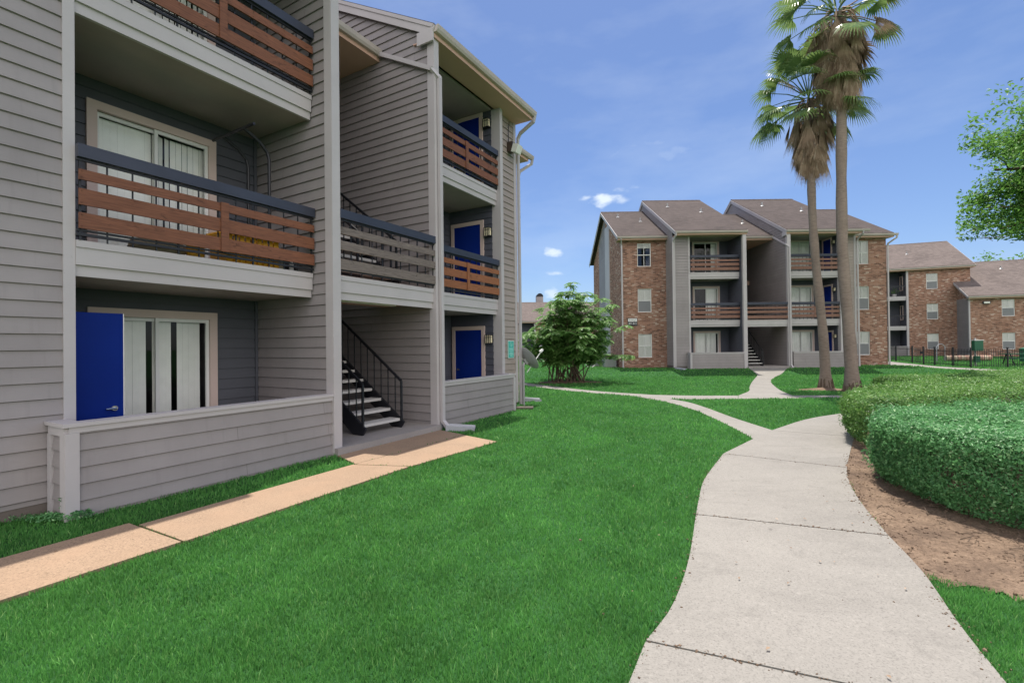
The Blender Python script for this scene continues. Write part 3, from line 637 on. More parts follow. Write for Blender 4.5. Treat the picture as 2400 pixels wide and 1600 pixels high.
PF=dict(wl=-3.9,b1l=-2.93,f2=2.6,fw=.2,b3r=5.92,wr=6.96,cr=9.9,bl=-6.69,sl=(.70,2.4),sl3=(3.75,5.36),dy=(.98,1.88),ly=.78,k1=('gap','righthalf','rightstrip'),k3=('plain','plain','plain'),inner=DARKW,inner2=DARKW,w1=WOODF,w2=WOODF,w3=(WOODF,WOODF),wA=-5.69,wC=7.95,wk=('full','half','dark','half','half','full'))
far_b=apartment('apartment_building','three-storey brick and siding apartment building with stepped roofs across the lawn behind the palms',(13.6,28.0,.17),0,PF,rnd,False)
# ---------------------------------------------------------------- ground, paths, beds
def grid_obj(name,mat,xs,ys,dz=0):
    X,Y=np.meshgrid(xs,ys); Z=terr(X,Y)+dz; V=np.stack([X,Y,Z],-1).reshape(-1,3); nx=len(xs); F=[]
    for j in range(len(ys)-1):
        for i in range(nx-1): F.append((j*nx+i,j*nx+i+1,(j+1)*nx+i+1,(j+1)*nx+i))
    me=bpy.data.meshes.new(name); me.from_pydata(V.tolist(),[],F); me.materials.append(mat); me.update()
    o=bpy.data.objects.new(name,me); C.objects.link(o); return o
struct(grid_obj('ground',LAWN,np.array([-900,-300,-100,-40]+list(np.arange(-20,50,1.))+[60,100,300,900]),np.array([-300,-60]+list(np.arange(-10,50,.6))+[60,90,200,500,1500])))
def resample(P,n):
    P=np.array(P,float); d=np.r_[0,np.cumsum(np.linalg.norm(np.diff(P,axis=0),axis=1))]; t=np.linspace(0,d[-1],n)
    return np.stack([np.interp(t,d,P[:,0]),np.interp(t,d,P[:,1])],1)
def smoothline(P,n):
    """Catmull-Rom through the points, then even steps"""
    P=np.array(P,float); 
    if len(P)>2:
        Q=np.vstack([2*P[0]-P[1],P,2*P[-1]-P[-2]]); out=[]
        for i in range(1,len(Q)-2):
            for t in np.linspace(0,1,10,endpoint=False):
                a,b,c,d=Q[i-1],Q[i],Q[i+1],Q[i+2]; out.append(.5*((2*b)+(c-a)*t+(2*a-5*b+4*c-d)*t*t+(3*b-3*c+d-a)*t**3))
        out.append(P[-1]); P=np.array(out)
    return resample(P,n)
POLYS=[]
def strip(mb,Lp,Rp,dz=.02,n=14,poly=True,zf=terr,gap=.008):
    a=smoothline(Lp,n); b=smoothline(Rp,n)
    if poly: POLYS.append(np.vstack([a,b[::-1]]).copy())
    if gap:
        for q in (a,b):
            q[0]+= (q[1]-q[0])/np.linalg.norm(q[1]-q[0])*gap; q[-1]+=(q[-2]-q[-1])/np.linalg.norm(q[-2]-q[-1])*gap
    A=[(x,y,float(zf(x,y))+dz) for x,y in a]; B=[(x,y,float(zf(x,y))+dz) for x,y in b]; dn=lambda p:(p[0],p[1],p[2]-.14)
    K=5
    for i in range(n-1):
        for k in range(K):
            lp=lambda P,Q,t:tuple(P[j]+(Q[j]-P[j])*t for j in range(3))
            mb.face([lp(A[i],B[i],k/K),lp(A[i],B[i],(k+1)/K),lp(A[i+1],B[i+1],(k+1)/K),lp(A[i+1],B[i+1],k/K)])
        mb.face([dn(A[i]),A[i],A[i+1],dn(A[i+1])]); mb.face([B[i],dn(B[i]),dn(B[i+1]),B[i+1]])
    mb.face([dn(B[0]),B[0],A[0],dn(A[0])]); mb.face([dn(A[-1]),A[-1],B[-1],dn(B[-1])])
mpth=MB()
strip(mpth,[(-.6,-1.5),(-.25,-.2),(.2,1.6),(.73,2.69)],[(1.6,-1.5),(1.75,-.2),(1.95,1.1),(2.26,2.07)])
strip(mpth,[(.73,2.69),(1.0,3.05),(1.34,3.69),(1.77,4.66)],[(2.26,2.07),(2.58,2.77),(2.93,3.44),(3.2,4.1)])
strip(mpth,[(1.77,4.66),(2.06,5.3),(2.37,5.92),(3.16,7.2)],[(3.2,4.1),(3.6,4.98),(4.02,5.75),(4.40,6.32)])
strip(mpth,[(3.16,7.2),(4.14,8.26),(4.89,9.05)],[(4.40,6.32),(4.95,7.05),(5.95,8.35)])
strip(mpth,[(4.89,9.05),(6.27,10.26),(7.48,11.0),(9.6,12.0)],[(5.95,8.35),(6.9,9.35),(8.2,10.0),(10.2,10.9)])
strip(mpth,[(9.6,12.0),(12,13.3),(16,15.6)],[(10.2,10.9),(12.6,12.2),(16.8,14.4)])
struct(mpth.obj('main_path',CONC))
hp=MB()
strip(hp,[(-7,36.5),(-3,29.3),(.54,22.62),(1.86,20.23)],[(-7.9,36.0),(-4,28.6),(-.2,22.3),(1.2,19.9)],.012)
strip(hp,[(1.86,20.23),(3.18,17.93),(4.72,16.14)],[(1.2,19.9),(2.55,17.6),(3.92,15.85)],.012)
strip(hp,[(4.72,16.14),(5.9,15.66),(7.3,15.48)],[(3.92,15.85),(4.85,14.67),(6.8,14.43)],.012)
strip(hp,[(7.3,15.48),(8.0,15.4),(8.9,15.3)],[(6.8,14.43),(8.12,14.40),(9.2,14.42)],.012)
strip(hp,[(8.9,15.3),(12,15.15),(19,15.6)],[(9.2,14.42),(12,14.3),(19.2,14.7)],.012)
struct(hp.obj('cross_path',CONC))
ap=MB()
strip(ap,[(7.3,15.48),(8.5,17.2),(9.41,19.0),(10.6,21.2)],[(8.95,15.3),(9.65,17.2),(10.81,19.82),(11.5,21.3)],.014)
strip(ap,[(10.6,21.2),(11.77,23.25),(12.9,25.2)],[(11.5,21.3),(12.57,23.12),(13.9,25.1)],.014)
strip(ap,[(12.9,25.2),(13.4,26.3),(13.75,27.88)],[(13.9,25.1),(15.0,26.5),(16.1,27.88)],.014)
struct(ap.obj('approach_path',CONC))
br=MB()
strip(br,[(4.0,15.6),(4.45,13.6),(4.55,11.71)],[(4.80,14.75),(5.02,13.6),(5.0,12.2)],.012); strip(br,[(4.55,11.71),(4.36,9.66),(4.15,8.22)],[(5.0,12.2),(4.92,10.6),(4.93,9.05)],.012)
struct(br.obj('branch_path',CONC))
rp=MB()
strip(rp,[(31,46),(29.9,40),(29.5,37.3),(29.2,34.5)],[(29,46),(27.6,38.5),(26.9,35.0),(26.9,33)],.012); strip(rp,[(29.2,34.5),(28.75,31.9),(28.8,29)],[(26.9,33),(27.1,31),(26.9,27.8)],.012); strip(rp,[(28.8,29),(28.7,26.7),(27.4,23.4),(24.5,20)],[(26.9,27.8),(26.0,25.7),(24.4,23.4),(22.0,20.6)],.012)
struct(rp.obj('fence_path',CONC))
fp=MB(); strip(fp,[(-12,52),(.9,46.6),(6.5,41.2),(8,42)],[(-12.6,51),(.5,45.5),(5.9,40.3),(8.5,40.3)],.012); struct(fp.obj('rear_path',CONC))
pk=MB(); strip(pk,[(-40,66),(0,58),(40,62)],[(-40,50),(0,50),(40,53)],.008,poly=True); struct(pk.obj('car_park',m_concrete('asphalt',(.07,.07,.072),.3)))
# tan walkway along the near building (in that building's own frame)
def nl(x,y): v=nearpt(x,y); return (v.x,v.y)
wk=MB(); LN=lambda *P:[nl(*p) for p in P]
strip(wk,LN((-12,-.68),(-6,-.68)),LN((-12,-1.58),(-6,-1.58)),.03,6); strip(wk,LN((-6,-.68),(-2.90,-.67)),LN((-6,-1.58),(-2.88,-1.60)),.03,6)
strip(wk,LN((-2.88,-.79),(-.30,-.77)),LN((-2.87,-1.60),(.0,-1.56)),.025,6); strip(wk,LN((-.28,-.77),(2.25,-.84)),LN((.02,-1.56),(2.02,-1.72)),.022,6)
strip(wk,LN((-.02,-.105),(2.47,-.105)),LN((-.25,-.755),(2.28,-.825)),.02,6)
struct(wk.obj('tan_walkway',CONCO))
# soil bed
SOILP=[(5.95,8.4),(4.95,7.05),(4.40,6.33),(4.02,5.75),(3.6,4.98),(3.2,4.1),(2.93,3.44),(3.3,3.05),(4.0,2.62),(5.2,2.25),(8,2.2),(10,4),(11,9.0),(9.8,10.4),(8.2,10.0),(6.9,9.35)]
POLYS.append(np.array(SOILP))
def inpoly(P,x,y):
    c=np.zeros(x.shape,bool); j=len(P)-1
    for i in range(len(P)):
        xi,yi=P[i];xj,yj=P[j]
        if yi!=yj: c^=((yi>y)!=(yj>y))&(x<(xj-xi)*(y-yi)/(yj-yi)+xi)
        j=i
    return c
def mesh_np(name,V,nper,mat,parent=None,F=None,smooth=False):
    """V (n,nper,3) polygons, F list of index tuples inside each"""
    n=len(V); me=bpy.data.meshes.new(name); me.vertices.add(n*nper); me.vertices.foreach_set('co',V.astype(np.float32).ravel())
    F=F or [tuple(range(nper))]
    base=(np.arange(n)*nper)[:,None]; loops=np.concatenate([base+np.array(f)[None] for f in F],1).ravel(); cnt=[len(f) for f in F]
    me.loops.add(len(loops)); me.loops.foreach_set('vertex_index',loops.astype(np.int32)); tot=np.tile(cnt,n); st=np.r_[0,np.cumsum(tot)[:-1]]
    me.polygons.add(len(tot)); me.polygons.foreach_set('loop_start',st.astype(np.int32)); me.polygons.foreach_set('loop_total',tot.astype(np.int32))
    if smooth: me.polygons.foreach_set('use_smooth',np.ones(len(tot),bool))
    me.materials.append(mat); me.update(calc_edges=True); o=bpy.data.objects.new(name,me); C.objects.link(o)
    if parent is not None: o.parent=parent
    return o
rg=np.random.default_rng(3)
# soil as a gently rough mound with clods
sx=np.arange(2.5,11.4,.09); sy=np.arange(2.0,10.8,.09); X,Y=np.meshgrid(sx,sy); SOILX=[(5.7,8.6),(4.65,7.2),(4.12,6.45),(3.75,5.9),(3.32,5.1),(2.9,4.2),(2.68,3.5)]+SOILP[7:15]; ins=inpoly(SOILX,X,Y)
def fbm(x,y,s,seed=0):
    v=0;a=1
    for k in range(4):
        v+=a*np.sin(x*s*1.3+seed+k*1.7+1.9*np.sin(y*s*.8+k))*np.cos(y*s*1.1-seed*.7+k*2.3+1.4*np.sin(x*s*.7)); s*=2.1; a*=.55
    return v
Z=terr(X,Y)+.020+.010*fbm(X,Y,1.6)+.0025*rg.standard_normal(X.shape)
und=np.zeros(X.shape,bool)
for P in POLYS[:6]: und|=inpoly(P,X,Y)
Z=np.where(und,np.minimum(Z,terr(X,Y)+.006),Z)
sm=MB(); nx=len(sx)
for j in range(len(sy)-1):
    for i in range(nx-1):
        cnt=int(ins[j,i])+int(ins[j,i+1])+int(ins[j+1,i])+int(ins[j+1,i+1])
        if cnt>=3:
            P=[(X[a,b],Y[a,b],Z[a,b] if ins[a,b] else -.0) for a,b in((j,i),(j,i+1),(j+1,i+1),(j+1,i))]; sm.face(P)
struct(sm.obj('soil_bed',SOIL,smooth=True,merge=True))
n=5200; px=rg.uniform(2.9,6.5,n*3); py=rg.uniform(2.2,8.3,n*3); k=inpoly(SOILP,px,py); px,py=px[k][:n],py[k][:n]; n=len(px)
sz=rg.gamma(2,.0028,n)+.0015; c=np.stack([px,py,terr(px,py)+.021+.010*fbm(px,py,1.6)],1)
oc=np.array([(1,0,0),(0,1,0),(-1,0,0),(0,-1,0),(0,0,.8),(0,0,-.6)]); V=c[:,None]+oc[None]*sz[:,None,None]*rg.uniform(.6,1.4,(n,6,1))
o=mesh_np('soil_clods',V,6,SOIL,F=[(0,1,4),(1,2,4),(2,3,4),(3,0,4),(1,0,5),(2,1,5),(3,2,5),(0,3,5)]); struct(o,'stuff')
# mulch rings at palm and shrub
for nm,(x,y),rr in (('dirt_patch',(11.35,17.4),.85),('dirt_patch',(2.6,22.6),1.5)):
    q=MB(); N=22; ring=[]
    P=[]
    for i in range(N):
        a=2*math.pi*i/N; r_=rr*(1+.18*math.sin(3*a+x)+.08*math.sin(7*a)); P.append((x+r_*math.cos(a),y+r_*.62*math.sin(a)))
    for i in range(N):
        a,b=P[i],P[(i+1)%N]; q.face([(x,y,float(terr(x,y))+.10),(*a,float(terr(*a))+.012),(*b,float(terr(*b))+.012)])
    struct(q.obj(nm,SOIL)); POLYS.append(np.array([((px-x)*.9+x,(py-y)*.9+y) for px,py in P]))
# building footprints
POLYS.append(np.array([nl(*p) for p in ((-7,1.9),(-3.9,1.9),(-3.9,.5),(-3.15,.5),(-3.15,0),(0,0),(0,-.1),(2.6,-.1),(2.6,0),(5.6,0),(5.6,.5),(6.7,.5),(6.7,1.9),(9.5,1.9),(9.5,13),(-7,13))]))
POLYS.append(np.array([(6.9,29.9),(9.7,29.9),(9.7,28.5),(10.4,28),(19.7,28),(19.7,28.5),(20.6,28.5),(20.6,29.9),(23.5,29.9),(23.5,42),(6.9,42)]))
POLYS.append(np.array([nl(*p) for p in ((2.5,-.62),(3.1,-.62),(3.1,-.1),(2.5,-.1))]))
# ---------------------------------------------------------------- lawn blades
def blades(N,y0=1.15,y1=48):
    yy=y0*np.exp(rg.random(N)*math.log(y1/y0)); xx=rg.uniform(-1.2,1.2,N)*yy+rg.uniform(-.6,.6,N); hgt=.036+.0009*yy; wid=.0011*yy**.95
    ok=np.ones(N,bool)
    for P in POLYS: ok&=~inpoly(P,xx,yy)
    xx,yy=xx[ok],yy[ok]; n=len(xx); a=rg.uniform(0,2*np.pi,n); tilt=rg.normal(0,.45,n); h=hgt[ok]*rg.uniform(.5,1.3,n)*np.clip(1+.08*fbm(xx,yy,.9)+.20*fbm(xx,yy,6.5),.45,1.8); wd=wid[ok]*rg.uniform(.6,1.3,n)
    z=terr(xx,yy); ca,sa=np.cos(a),np.sin(a); b=rg.uniform(0,2*np.pi,n); lx=np.cos(b)*np.abs(tilt)*h; ly=np.sin(b)*np.abs(tilt)*h
    p0=np.stack([xx-ca*wd,yy-sa*wd,z],1); p1=np.stack([xx+ca*wd,yy+sa*wd,z],1); p2=np.stack([xx+lx*.45+ca*wd*.6,yy+ly*.45+sa*wd*.6,z+h*.6],1); p3=np.stack([xx+lx,yy+ly,z+h],1); p4=np.stack([xx+lx*.45-ca*wd*.6,yy+ly*.45-sa*wd*.6,z+h*.6],1)
    return np.stack([p0,p1,p2,p3,p4],1)
V=blades(760000)
struct(mesh_np('lawn_grass',V,5,GRASS,F=[(0,1,2,4),(4,2,3)]),'stuff')
# ---------------------------------------------------------------- hedges and shrubs
def leafmesh(name,P,N,size,mat,parent=None,asp=.5,fold=.25):
    n=len(P); N=N/np.linalg.norm(N,axis=1,keepdims=True); t=rg.standard_normal((n,3)); t-=N*(t*N).sum(1,keepdims=True); t/=np.linalg.norm(t,axis=1,keepdims=True); b=np.cross(N,t); s=size[:,None] if np.ndim(size) else size
    v=np.stack([P-t*s*.5,P+b*s*asp*.5+N*s*fold*.4-t*s*.05,P+t*s*.5-N*s*.12,P-b*s*asp*.5+N*s*fold*.4-t*s*.05],1)
    return mesh_np(name,v,4,mat,parent,F=[(0,1,2),(0,2,3)])
def polydist(P,x,y):
    d=np.full(x.shape,1e9)
    for i in range(len(P)):
        a=np.array(P[i]);b=np.array(P[(i+1)%len(P)]); ab=b-a; t=np.clip(((x-a[0])*ab[0]+(y-a[1])*ab[1])/(ab@ab),0,1); d=np.minimum(d,np.hypot(x-a[0]-t*ab[0],y-a[1]-t*ab[1]))
    return d
def hedge(name,label,poly,h,nleaf,size,mat,vis=None,seed=0,zb=.02,cat='hedge',group=None,keepcore=True):
    P=np.array(poly,float); B=root(name,label,cat,(float(P[:,0].mean()),float(P[:,1].mean()),0),0,group); ox,oy=B.location.x,B.location.y
    out_p=[];out_n=[]; got=0; lo=P.min(0)-.15; hi=P.max(0)+.15; cx,cy=P.mean(0)
    while got<nleaf:
        m=nleaf*3; x=rg.uniform(lo[0],hi[0],m); y=rg.uniform(lo[1],hi[1],m); z=rg.uniform(zb,h+.14,m)
        if vis: k=vis(x,y); x,y,z=x[k],y[k],z[k]
        ins=inpoly(P,x,y); d=polydist(P,x,y)*np.where(ins,1,-1)
        top=h+.030*fbm(x,y,1.6,seed)+.028*fbm(x,y,7,seed)
        zz=z/h; inset=.06+.24*np.clip((.38-zz)/.38,0,1)**1.5+.10*np.clip((zz-.86)/.14,0,1)**2.0+.05*fbm(x+z,y-z,3.5,seed+2)
        ds=d-inset; dt=top-z; sd=np.minimum(ds,dt)
        pr=np.where((sd>-.015)&(sd<.14),np.exp(-np.abs(sd)/.055),0)+np.where((sd<=-.015)&(sd>-.075),.06,0)+np.where((sd<=-.02)&(sd>-.13)&(fbm(x,y,19,seed)>1.35),.30,0)
        hole=fbm(x+z*.7,y-z*.5,8.5,seed+4)+.4*fbm(x-z,y+z,17,seed); pr=pr*np.where((hole>1.0)&(sd<.06),.22,1)
        pr=pr*np.where(zz<.30,.55+.45*zz/.30,1)
        k=rg.random(len(x))<pr; x,y,z,ds,dt=x[k],y[k],z[k],ds[k],dt[k]
        e=.02; gx=(polydist(P,x+e,y)-polydist(P,x-e,y)); gy=(polydist(P,x,y+e)-polydist(P,x,y-e)); g=np.hypot(gx,gy)+1e-6
        ws=np.exp(-np.clip(ds,0,1)/.06); wt=np.exp(-np.clip(dt,0,1)/.06)
        N=np.stack([-gx/g*ws,-gy/g*ws,wt+.35],1)+rg.normal(0,.55,(len(x),3))
        out_p.append(np.stack([x-ox,y-oy,z],1)); out_n.append(N); got+=len(x)
    Pn=np.concatenate(out_p)[:nleaf]; Nn=np.concatenate(out_n)[:nleaf]; Pn[:,2]+=terr(Pn[:,0]+ox,Pn[:,1]+oy)
    leafmesh('foliage',Pn,Nn,size*rg.uniform(.6,1.35,len(Pn)),mat,B)
    if keepcore:   # woody stems and dim inner growth
        k=MB(); rr=random.Random(seed); 
        for i in range(int(14*max(2,(hi-lo).prod()/4))):
            x=rr.uniform(lo[0],hi[0]);y=rr.uniform(lo[1],hi[1])
            if not inpoly(P,np.array([x]),np.array([y]))[0] or polydist(P,np.array([x]),np.array([y]))[0]<.2: continue
            z0=float(terr(x,y)); q=[(x-ox,y-oy,z0)]
            for j in range(3): q.append((q[-1][0]+rr.uniform(-.1,.1),q[-1][1]+rr.uniform(-.1,.1),q[-1][2]+h*.27))
            k.tube(q,[.012,.009,.006,.004],5,False)
        struct(k.obj('stems',BARK,B),'stuff')
    return B
H1=[(4.22,5.70),(4.04,5.05),(4.0,4.6),(4.08,4.25),(4.3,3.8),(4.8,3.3),(5.7,3.0),(8.2,3.0),(8.2,6.7),(6.8,6.75),(5.6,6.65),(4.7,6.3)]
hedge('hedge','thick clipped green hedge nearest the camera, with soil and bare twigs showing under it',H1,.80,165000,.034,HEDGE,lambda x,y:(x<1.25*y+.4)&(x<8),1)
H2=[(5.2,7.25),(5.5,8.0),(6.1,8.9),(7.0,9.7),(8.6,10.6),(10.6,12.0),(13.4,13.9),(16.5,14.8),(17,12.5),(13,9.6),(10,8.6),(7.6,8.0),(6.2,7.35),(5.6,7.1)]
hedge('hedge','long olive-tinged hedge behind the front hedge, its rounded end touching the curved path',H2,.78,150000,.042,HEDGE2,lambda x,y:(x<1.2*y+.4),5)
SH=[(12.2,16.3),(13.5,16.9),(15.5,16.8),(17.6,16.2),(17.4,15.7),(15.2,15.9),(12.6,15.75)]
hedge('low_shrub','low ragged shrub row with yellow-red shoots growing behind the hedges beside the tall palm',SH,.52,26000,.06,HEDGE2,None,9,cat='shrub')
hedge('low_shrub','small tuft of weeds at the left end of the near patio wall',[nl(-3.35,.12),nl(-3.12,-.10),nl(-3.0,-.14),nl(-3.05,.02),nl(-3.2,.25),nl(-3.45,.42)],.10,900,.03,HEDGE,None,4,cat='weed',keepcore=False)
# crumbs, clippings and dry leaves on the paving
def along(P,n,sg):
    P=np.array(P,float); q=resample(P,400)[rg.integers(0,400,n)]; return q+rg.normal(0,sg,(n,2))
C_=np.concatenate([along([(.73,2.69),(2.26,2.07)],170,.014),along([(1.77,4.66),(3.2,4.1)],170,.014),along([(3.16,7.2),(4.40,6.32)],60,.02),along([(3.2,4.1),(3.6,4.98),(4.02,5.75),(4.4,6.32),(4.95,7.05)],420,.05),along([(2.26,2.07),(2.58,2.77),(2.93,3.44),(3.2,4.1)],160,.04),along([(.2,1.6),(.73,2.69),(1.0,3.05),(1.34,3.69),(1.77,4.66),(2.37,5.92),(3.16,7.2)],300,.025),np.stack([rg.uniform(.5,4,90),rg.uniform(1.5,7,90)],1)])
sz=rg.gamma(2,.0016,len(C_))+.0012; c=np.stack([C_[:,0],C_[:,1],terr(C_[:,0],C_[:,1])+.021],1)
struct(mesh_np('path_crumbs',c[:,None]+oc[None]*sz[:,None,None]*rg.uniform(.6,1.5,(len(c),6,1)),6,SOIL,F=[(0,1,4),(1,2,4),(2,3,4),(3,0,4),(1,0,5),(2,1,5),(3,2,5),(0,3,5)]),'stuff')
L_=np.concatenate([np.stack([rg.uniform(.6,4.5,26),rg.uniform(1.6,7.5,26)],1),along([(1.5,3),(3,6)],20,.6),np.array([nl(x,-1.15+.25*math.sin(x*5)) for x in np.linspace(-4.5,2,14)])]); o=leafmesh('fallen_leaves',np.c_[L_,np.full(len(L_),.036)],np.c_[rg.normal(0,.2,(len(L_),2)),np.ones(len(L_))],.026*rg.uniform(.5,1.4,len(L_)),PALMD); struct(o,'stuff')
# loose twigs under the front hedge
tw=MB(); rr=random.Random(5)
for i in range(70):
    t=rr.random(); x=3.6+rr.uniform(-.1,1.0); y=4.9-2.2*t+rr.uniform(-.3,.3); a=rr.uniform(0,6.3); l=rr.uniform(.05,.22); z=float(terr(x,y))+.045
    if not inpoly(SOILP,np.array([x]),np.array([y]))[0]: continue
    tw.tube([(x,y,z),(x+l*.5*math.cos(a),y+l*.5*math.sin(a),z+rr.uniform(0,.05)),(x+l*math.cos(a+.4),y+l*math.sin(a+.4),z)],[.004,.003,.0015],5,False)
struct(tw.obj('fallen_twigs',BARK),'stuff')
# ---------------------------------------------------------------- trees
def grow(rr,p,d,L,r0,lev,maxlev,out,tw,spread=.7,droop=0,kids=4,seg=5):
    pts=[p.copy()]; dd=d.normalized(); rads=[r0]
    for i in range(seg):
        dd=(dd+Vector((rr.gauss(0,.13),rr.gauss(0,.13),rr.gauss(0,.10)-droop*(i/seg)))).normalized(); p=p+dd*(L/seg); pts.append(p.copy()); rads.append(r0*(1-.62*(i+1)/seg))
    out.append((pts,rads,lev))
    if lev>=maxlev: tw.append(pts); return
    for k in range(kids):
        t=.35+.65*(k+rr.random()*.6)/kids; i=min(seg-1,int(t*seg)); q=pts[i].lerp(pts[i+1],t*seg-i); ax=Vector((rr.gauss(0,1),rr.gauss(0,1),rr.gauss(0,.6))).normalized()
        nd=(pts[i+1]-pts[i]).normalized()*(1-spread*.5)+ax*spread; grow(rr,q,nd,L*rr.uniform(.5,.78),rads[i]*.55,lev+1,maxlev,out,tw,spread,droop,kids,seg)
    tw.append(pts[-3:])
def tree(name,label,loc,H,trunk,crownr,limbs,leafsize,nper,mat,seed,maxlev=3,droop=.06,lean=(0,0),up=.5,vis=None,group=None,keep=1.0,cat='tree',clump=None):
    rr=random.Random(seed); B=root(name,label,cat,loc,0,group); out=[];tw=[]
    top=Vector((lean[0],lean[1],H)); t=MB(); base=[Vector((0,0,-.1)),top*.35+Vector((rr.gauss(0,.1),rr.gauss(0,.1),0)),top*.7,top]
    t.tube([base[0],Vector((0,0,.25)),*base[1:]],[trunk*1.35,trunk,trunk*.85,trunk*.65,trunk*.4],12,False)
    for i in range(limbs):
        a=2*math.pi*i/limbs*1.0+rr.uniform(-.3,.3); f_=.45+.55*i/limbs; st=top*f_; d=Vector((math.cos(a),math.sin(a),up*rr.uniform(.3,1.6))); grow(rr,st,d,crownr*rr.uniform(.6,.85),trunk*.38,1,maxlev,out,tw,.75,droop)
    grow(rr,top,Vector((lean[0]*.1,lean[1]*.1,1)),crownr*.6,trunk*.38,1,maxlev,out,tw,.8,droop)
    for pts,rads,lev in out:
        e_=pts[-1]
        if vis is not None and not bool(vis(*(np.array([v]) for v in (e_.x+loc[0],e_.y+loc[1],e_.z+loc[2])))[0]): continue
        if lev<=maxlev-1 or rr.random()<.35: t.tube(pts,rads,6 if lev<2 else 4,False)
    t.obj('trunk',BARK,B,smooth=True)
    P=[]
    for pts in tw:
        if rr.random()>keep: continue
        for _ in range(nper):
            q=rr.random()*(len(pts)-1); i=int(q); P.append(pts[i].lerp(pts[i+1],q-i)+Vector((rr.gauss(0,1),rr.gauss(0,1),rr.gauss(0,.8)-.4))*leafsize*1.3)
    P=np.array([tuple(q) for q in P])
    if vis is not None: P=P[vis(P[:,0]+loc[0],P[:,1]+loc[1],P[:,2]+loc[2])]
    N=rg.normal(0,.55,(len(P),3))+np.array([0,0,.9]); leafmesh('crown',P,N,leafsize*rg.uniform(.6,1.3,len(P)),mat,B,asp=.48)
    return B
fr_vis=lambda x,y,z:(x<1.35*y)
tree('broadleaf_tree','large leafy tree reaching into the frame at the right edge, branches hanging against the sky',(24.2,17.6,-.1),10.0,.30,6.1,32,.165,120,TREEL,11,3,.07,vis=lambda x,y,z:(x<1.35*y)&(z>5.4+.25*np.sin(x*3)+.75*np.clip(18.9-x,0,9)+.25*(y-17.6))&(x>16.6+.9*(y-17.6)))
tree('broadleaf_tree','pale green tree rising behind the roof at the right edge of the photo',(62,60,.3),8,.3,5.6,10,.42,30,TREEL,12,3)
tree('broadleaf_tree','small dark tree top showing over the joint of the two right brick blocks',(55.5,62,.3),6.4,.25,4.4,8,.40,26,BUSH,13,3)
for i,(x,y,h,lb) in enumerate(((9,92,6.5,'far tree behind the shrub, showing over its left shoulder'),(14,96,7.5,'far tree hidden mostly behind the many-stemmed shrub'),(1.5,95,5.6,'far small tree peeking over the distant shingle roof at left'))):
    tree('distant_tree',lb,(x,y,0),h,.3,4.5,7,.55,14,BUSH,20+i,3,group='trees beyond the car park')
# many-stemmed shrub with drooping compound leaves
B=root('ornamental_shrub','tall many-stemmed shrub with drooping compound leaves standing on the lawn between the two buildings','shrub',(2.7,22.5,float(terr(2.7,22.5)))); B.scale=(1.12,1.05,1.02)
rr=random.Random(31); st=MB(); PP=[];NN=[];TT=[]
tips=[]
for i in range(46):
    a=rr.uniform(0,6.28); b0=Vector((rr.uniform(-.95,.65),rr.uniform(-.35,.35),0)); r_=2.3*rr.random()**.7; hh=rr.uniform(1.6,4.3)*(1-.34*(r_/2.3)**2)
    if i==0: r_,hh=.1,4.35
    if i in(1,2,3): r_,hh=.5,4.0
    e=Vector((math.cos(a)*r_-.05,math.sin(a)*r_*.9,hh)); m1=b0.lerp(e,.45)+Vector((0,0,.3))
    pts=[b0,b0.lerp(m1,.5)+Vector((0,0,.1)),m1,m1.lerp(e,.5)+Vector((rr.gauss(0,.06),rr.gauss(0,.06),.08)),e]; st.tube(pts,[.028,.024,.020,.014,.008],6,False)
    for k in range(9):
        t=.28+.72*k/8; q=t*4; j=min(3,int(q)); s_=pts[j].lerp(pts[j+1],q-j); a2=rr.uniform(0,6.28); l=rr.uniform(.3,.72); e2=s_+Vector((math.cos(a2)*l,math.sin(a2)*l,rr.uniform(.0,.35)))
        if s_.z<.9: continue
        st.tube([s_,s_.lerp(e2,.5)+Vector((0,0,.05)),e2],[.010,.007,.004],4,False); tips.append(e2); tips.append(s_.lerp(e2,.55))
st.obj('stems',BARK,B,smooth=True)
for tp in tips:
    for c in range(6):
        a=rr.uniform(0,6.28); L=rr.uniform(.26,.46); d=Vector((math.cos(a),math.sin(a),rr.uniform(-.1,.45))); p=tp.copy(); n=7
        if p.z<.75: continue
        for j in range(n):
            d=(d+Vector((0,0,-.13))).normalized(); p=p+d*(L/n); sd=d.cross(Vector((0,0,1))).normalized()
            for s_ in (-1,1):
                ld=(d*.55+sd*s_+Vector((0,0,-.25))).normalized(); PP.append(p+ld*.055); TT.append(ld); NN.append(ld.cross(d)*(1 if s_>0 else -1)+Vector((rr.gauss(0,.2),rr.gauss(0,.2),.3)))
P=np.array([tuple(q) for q in PP]);T=np.array([tuple(q) for q in TT]);N=np.array([tuple(q) for q in NN]); N-=T*(N*T).sum(1,keepdims=True); N/=np.linalg.norm(N,axis=1,keepdims=True); Bn=np.cross(N,T); s=(.135*rg.uniform(.75,1.25,len(P)))[:,None]
mesh_np('crown',np.stack([P-T*s*.5,P+Bn*s*.19+N*s*.05,P+T*s*.55-N*s*.05,P-Bn*s*.19+N*s*.05],1),4,BUSH,B,F=[(0,1,2),(0,2,3)])
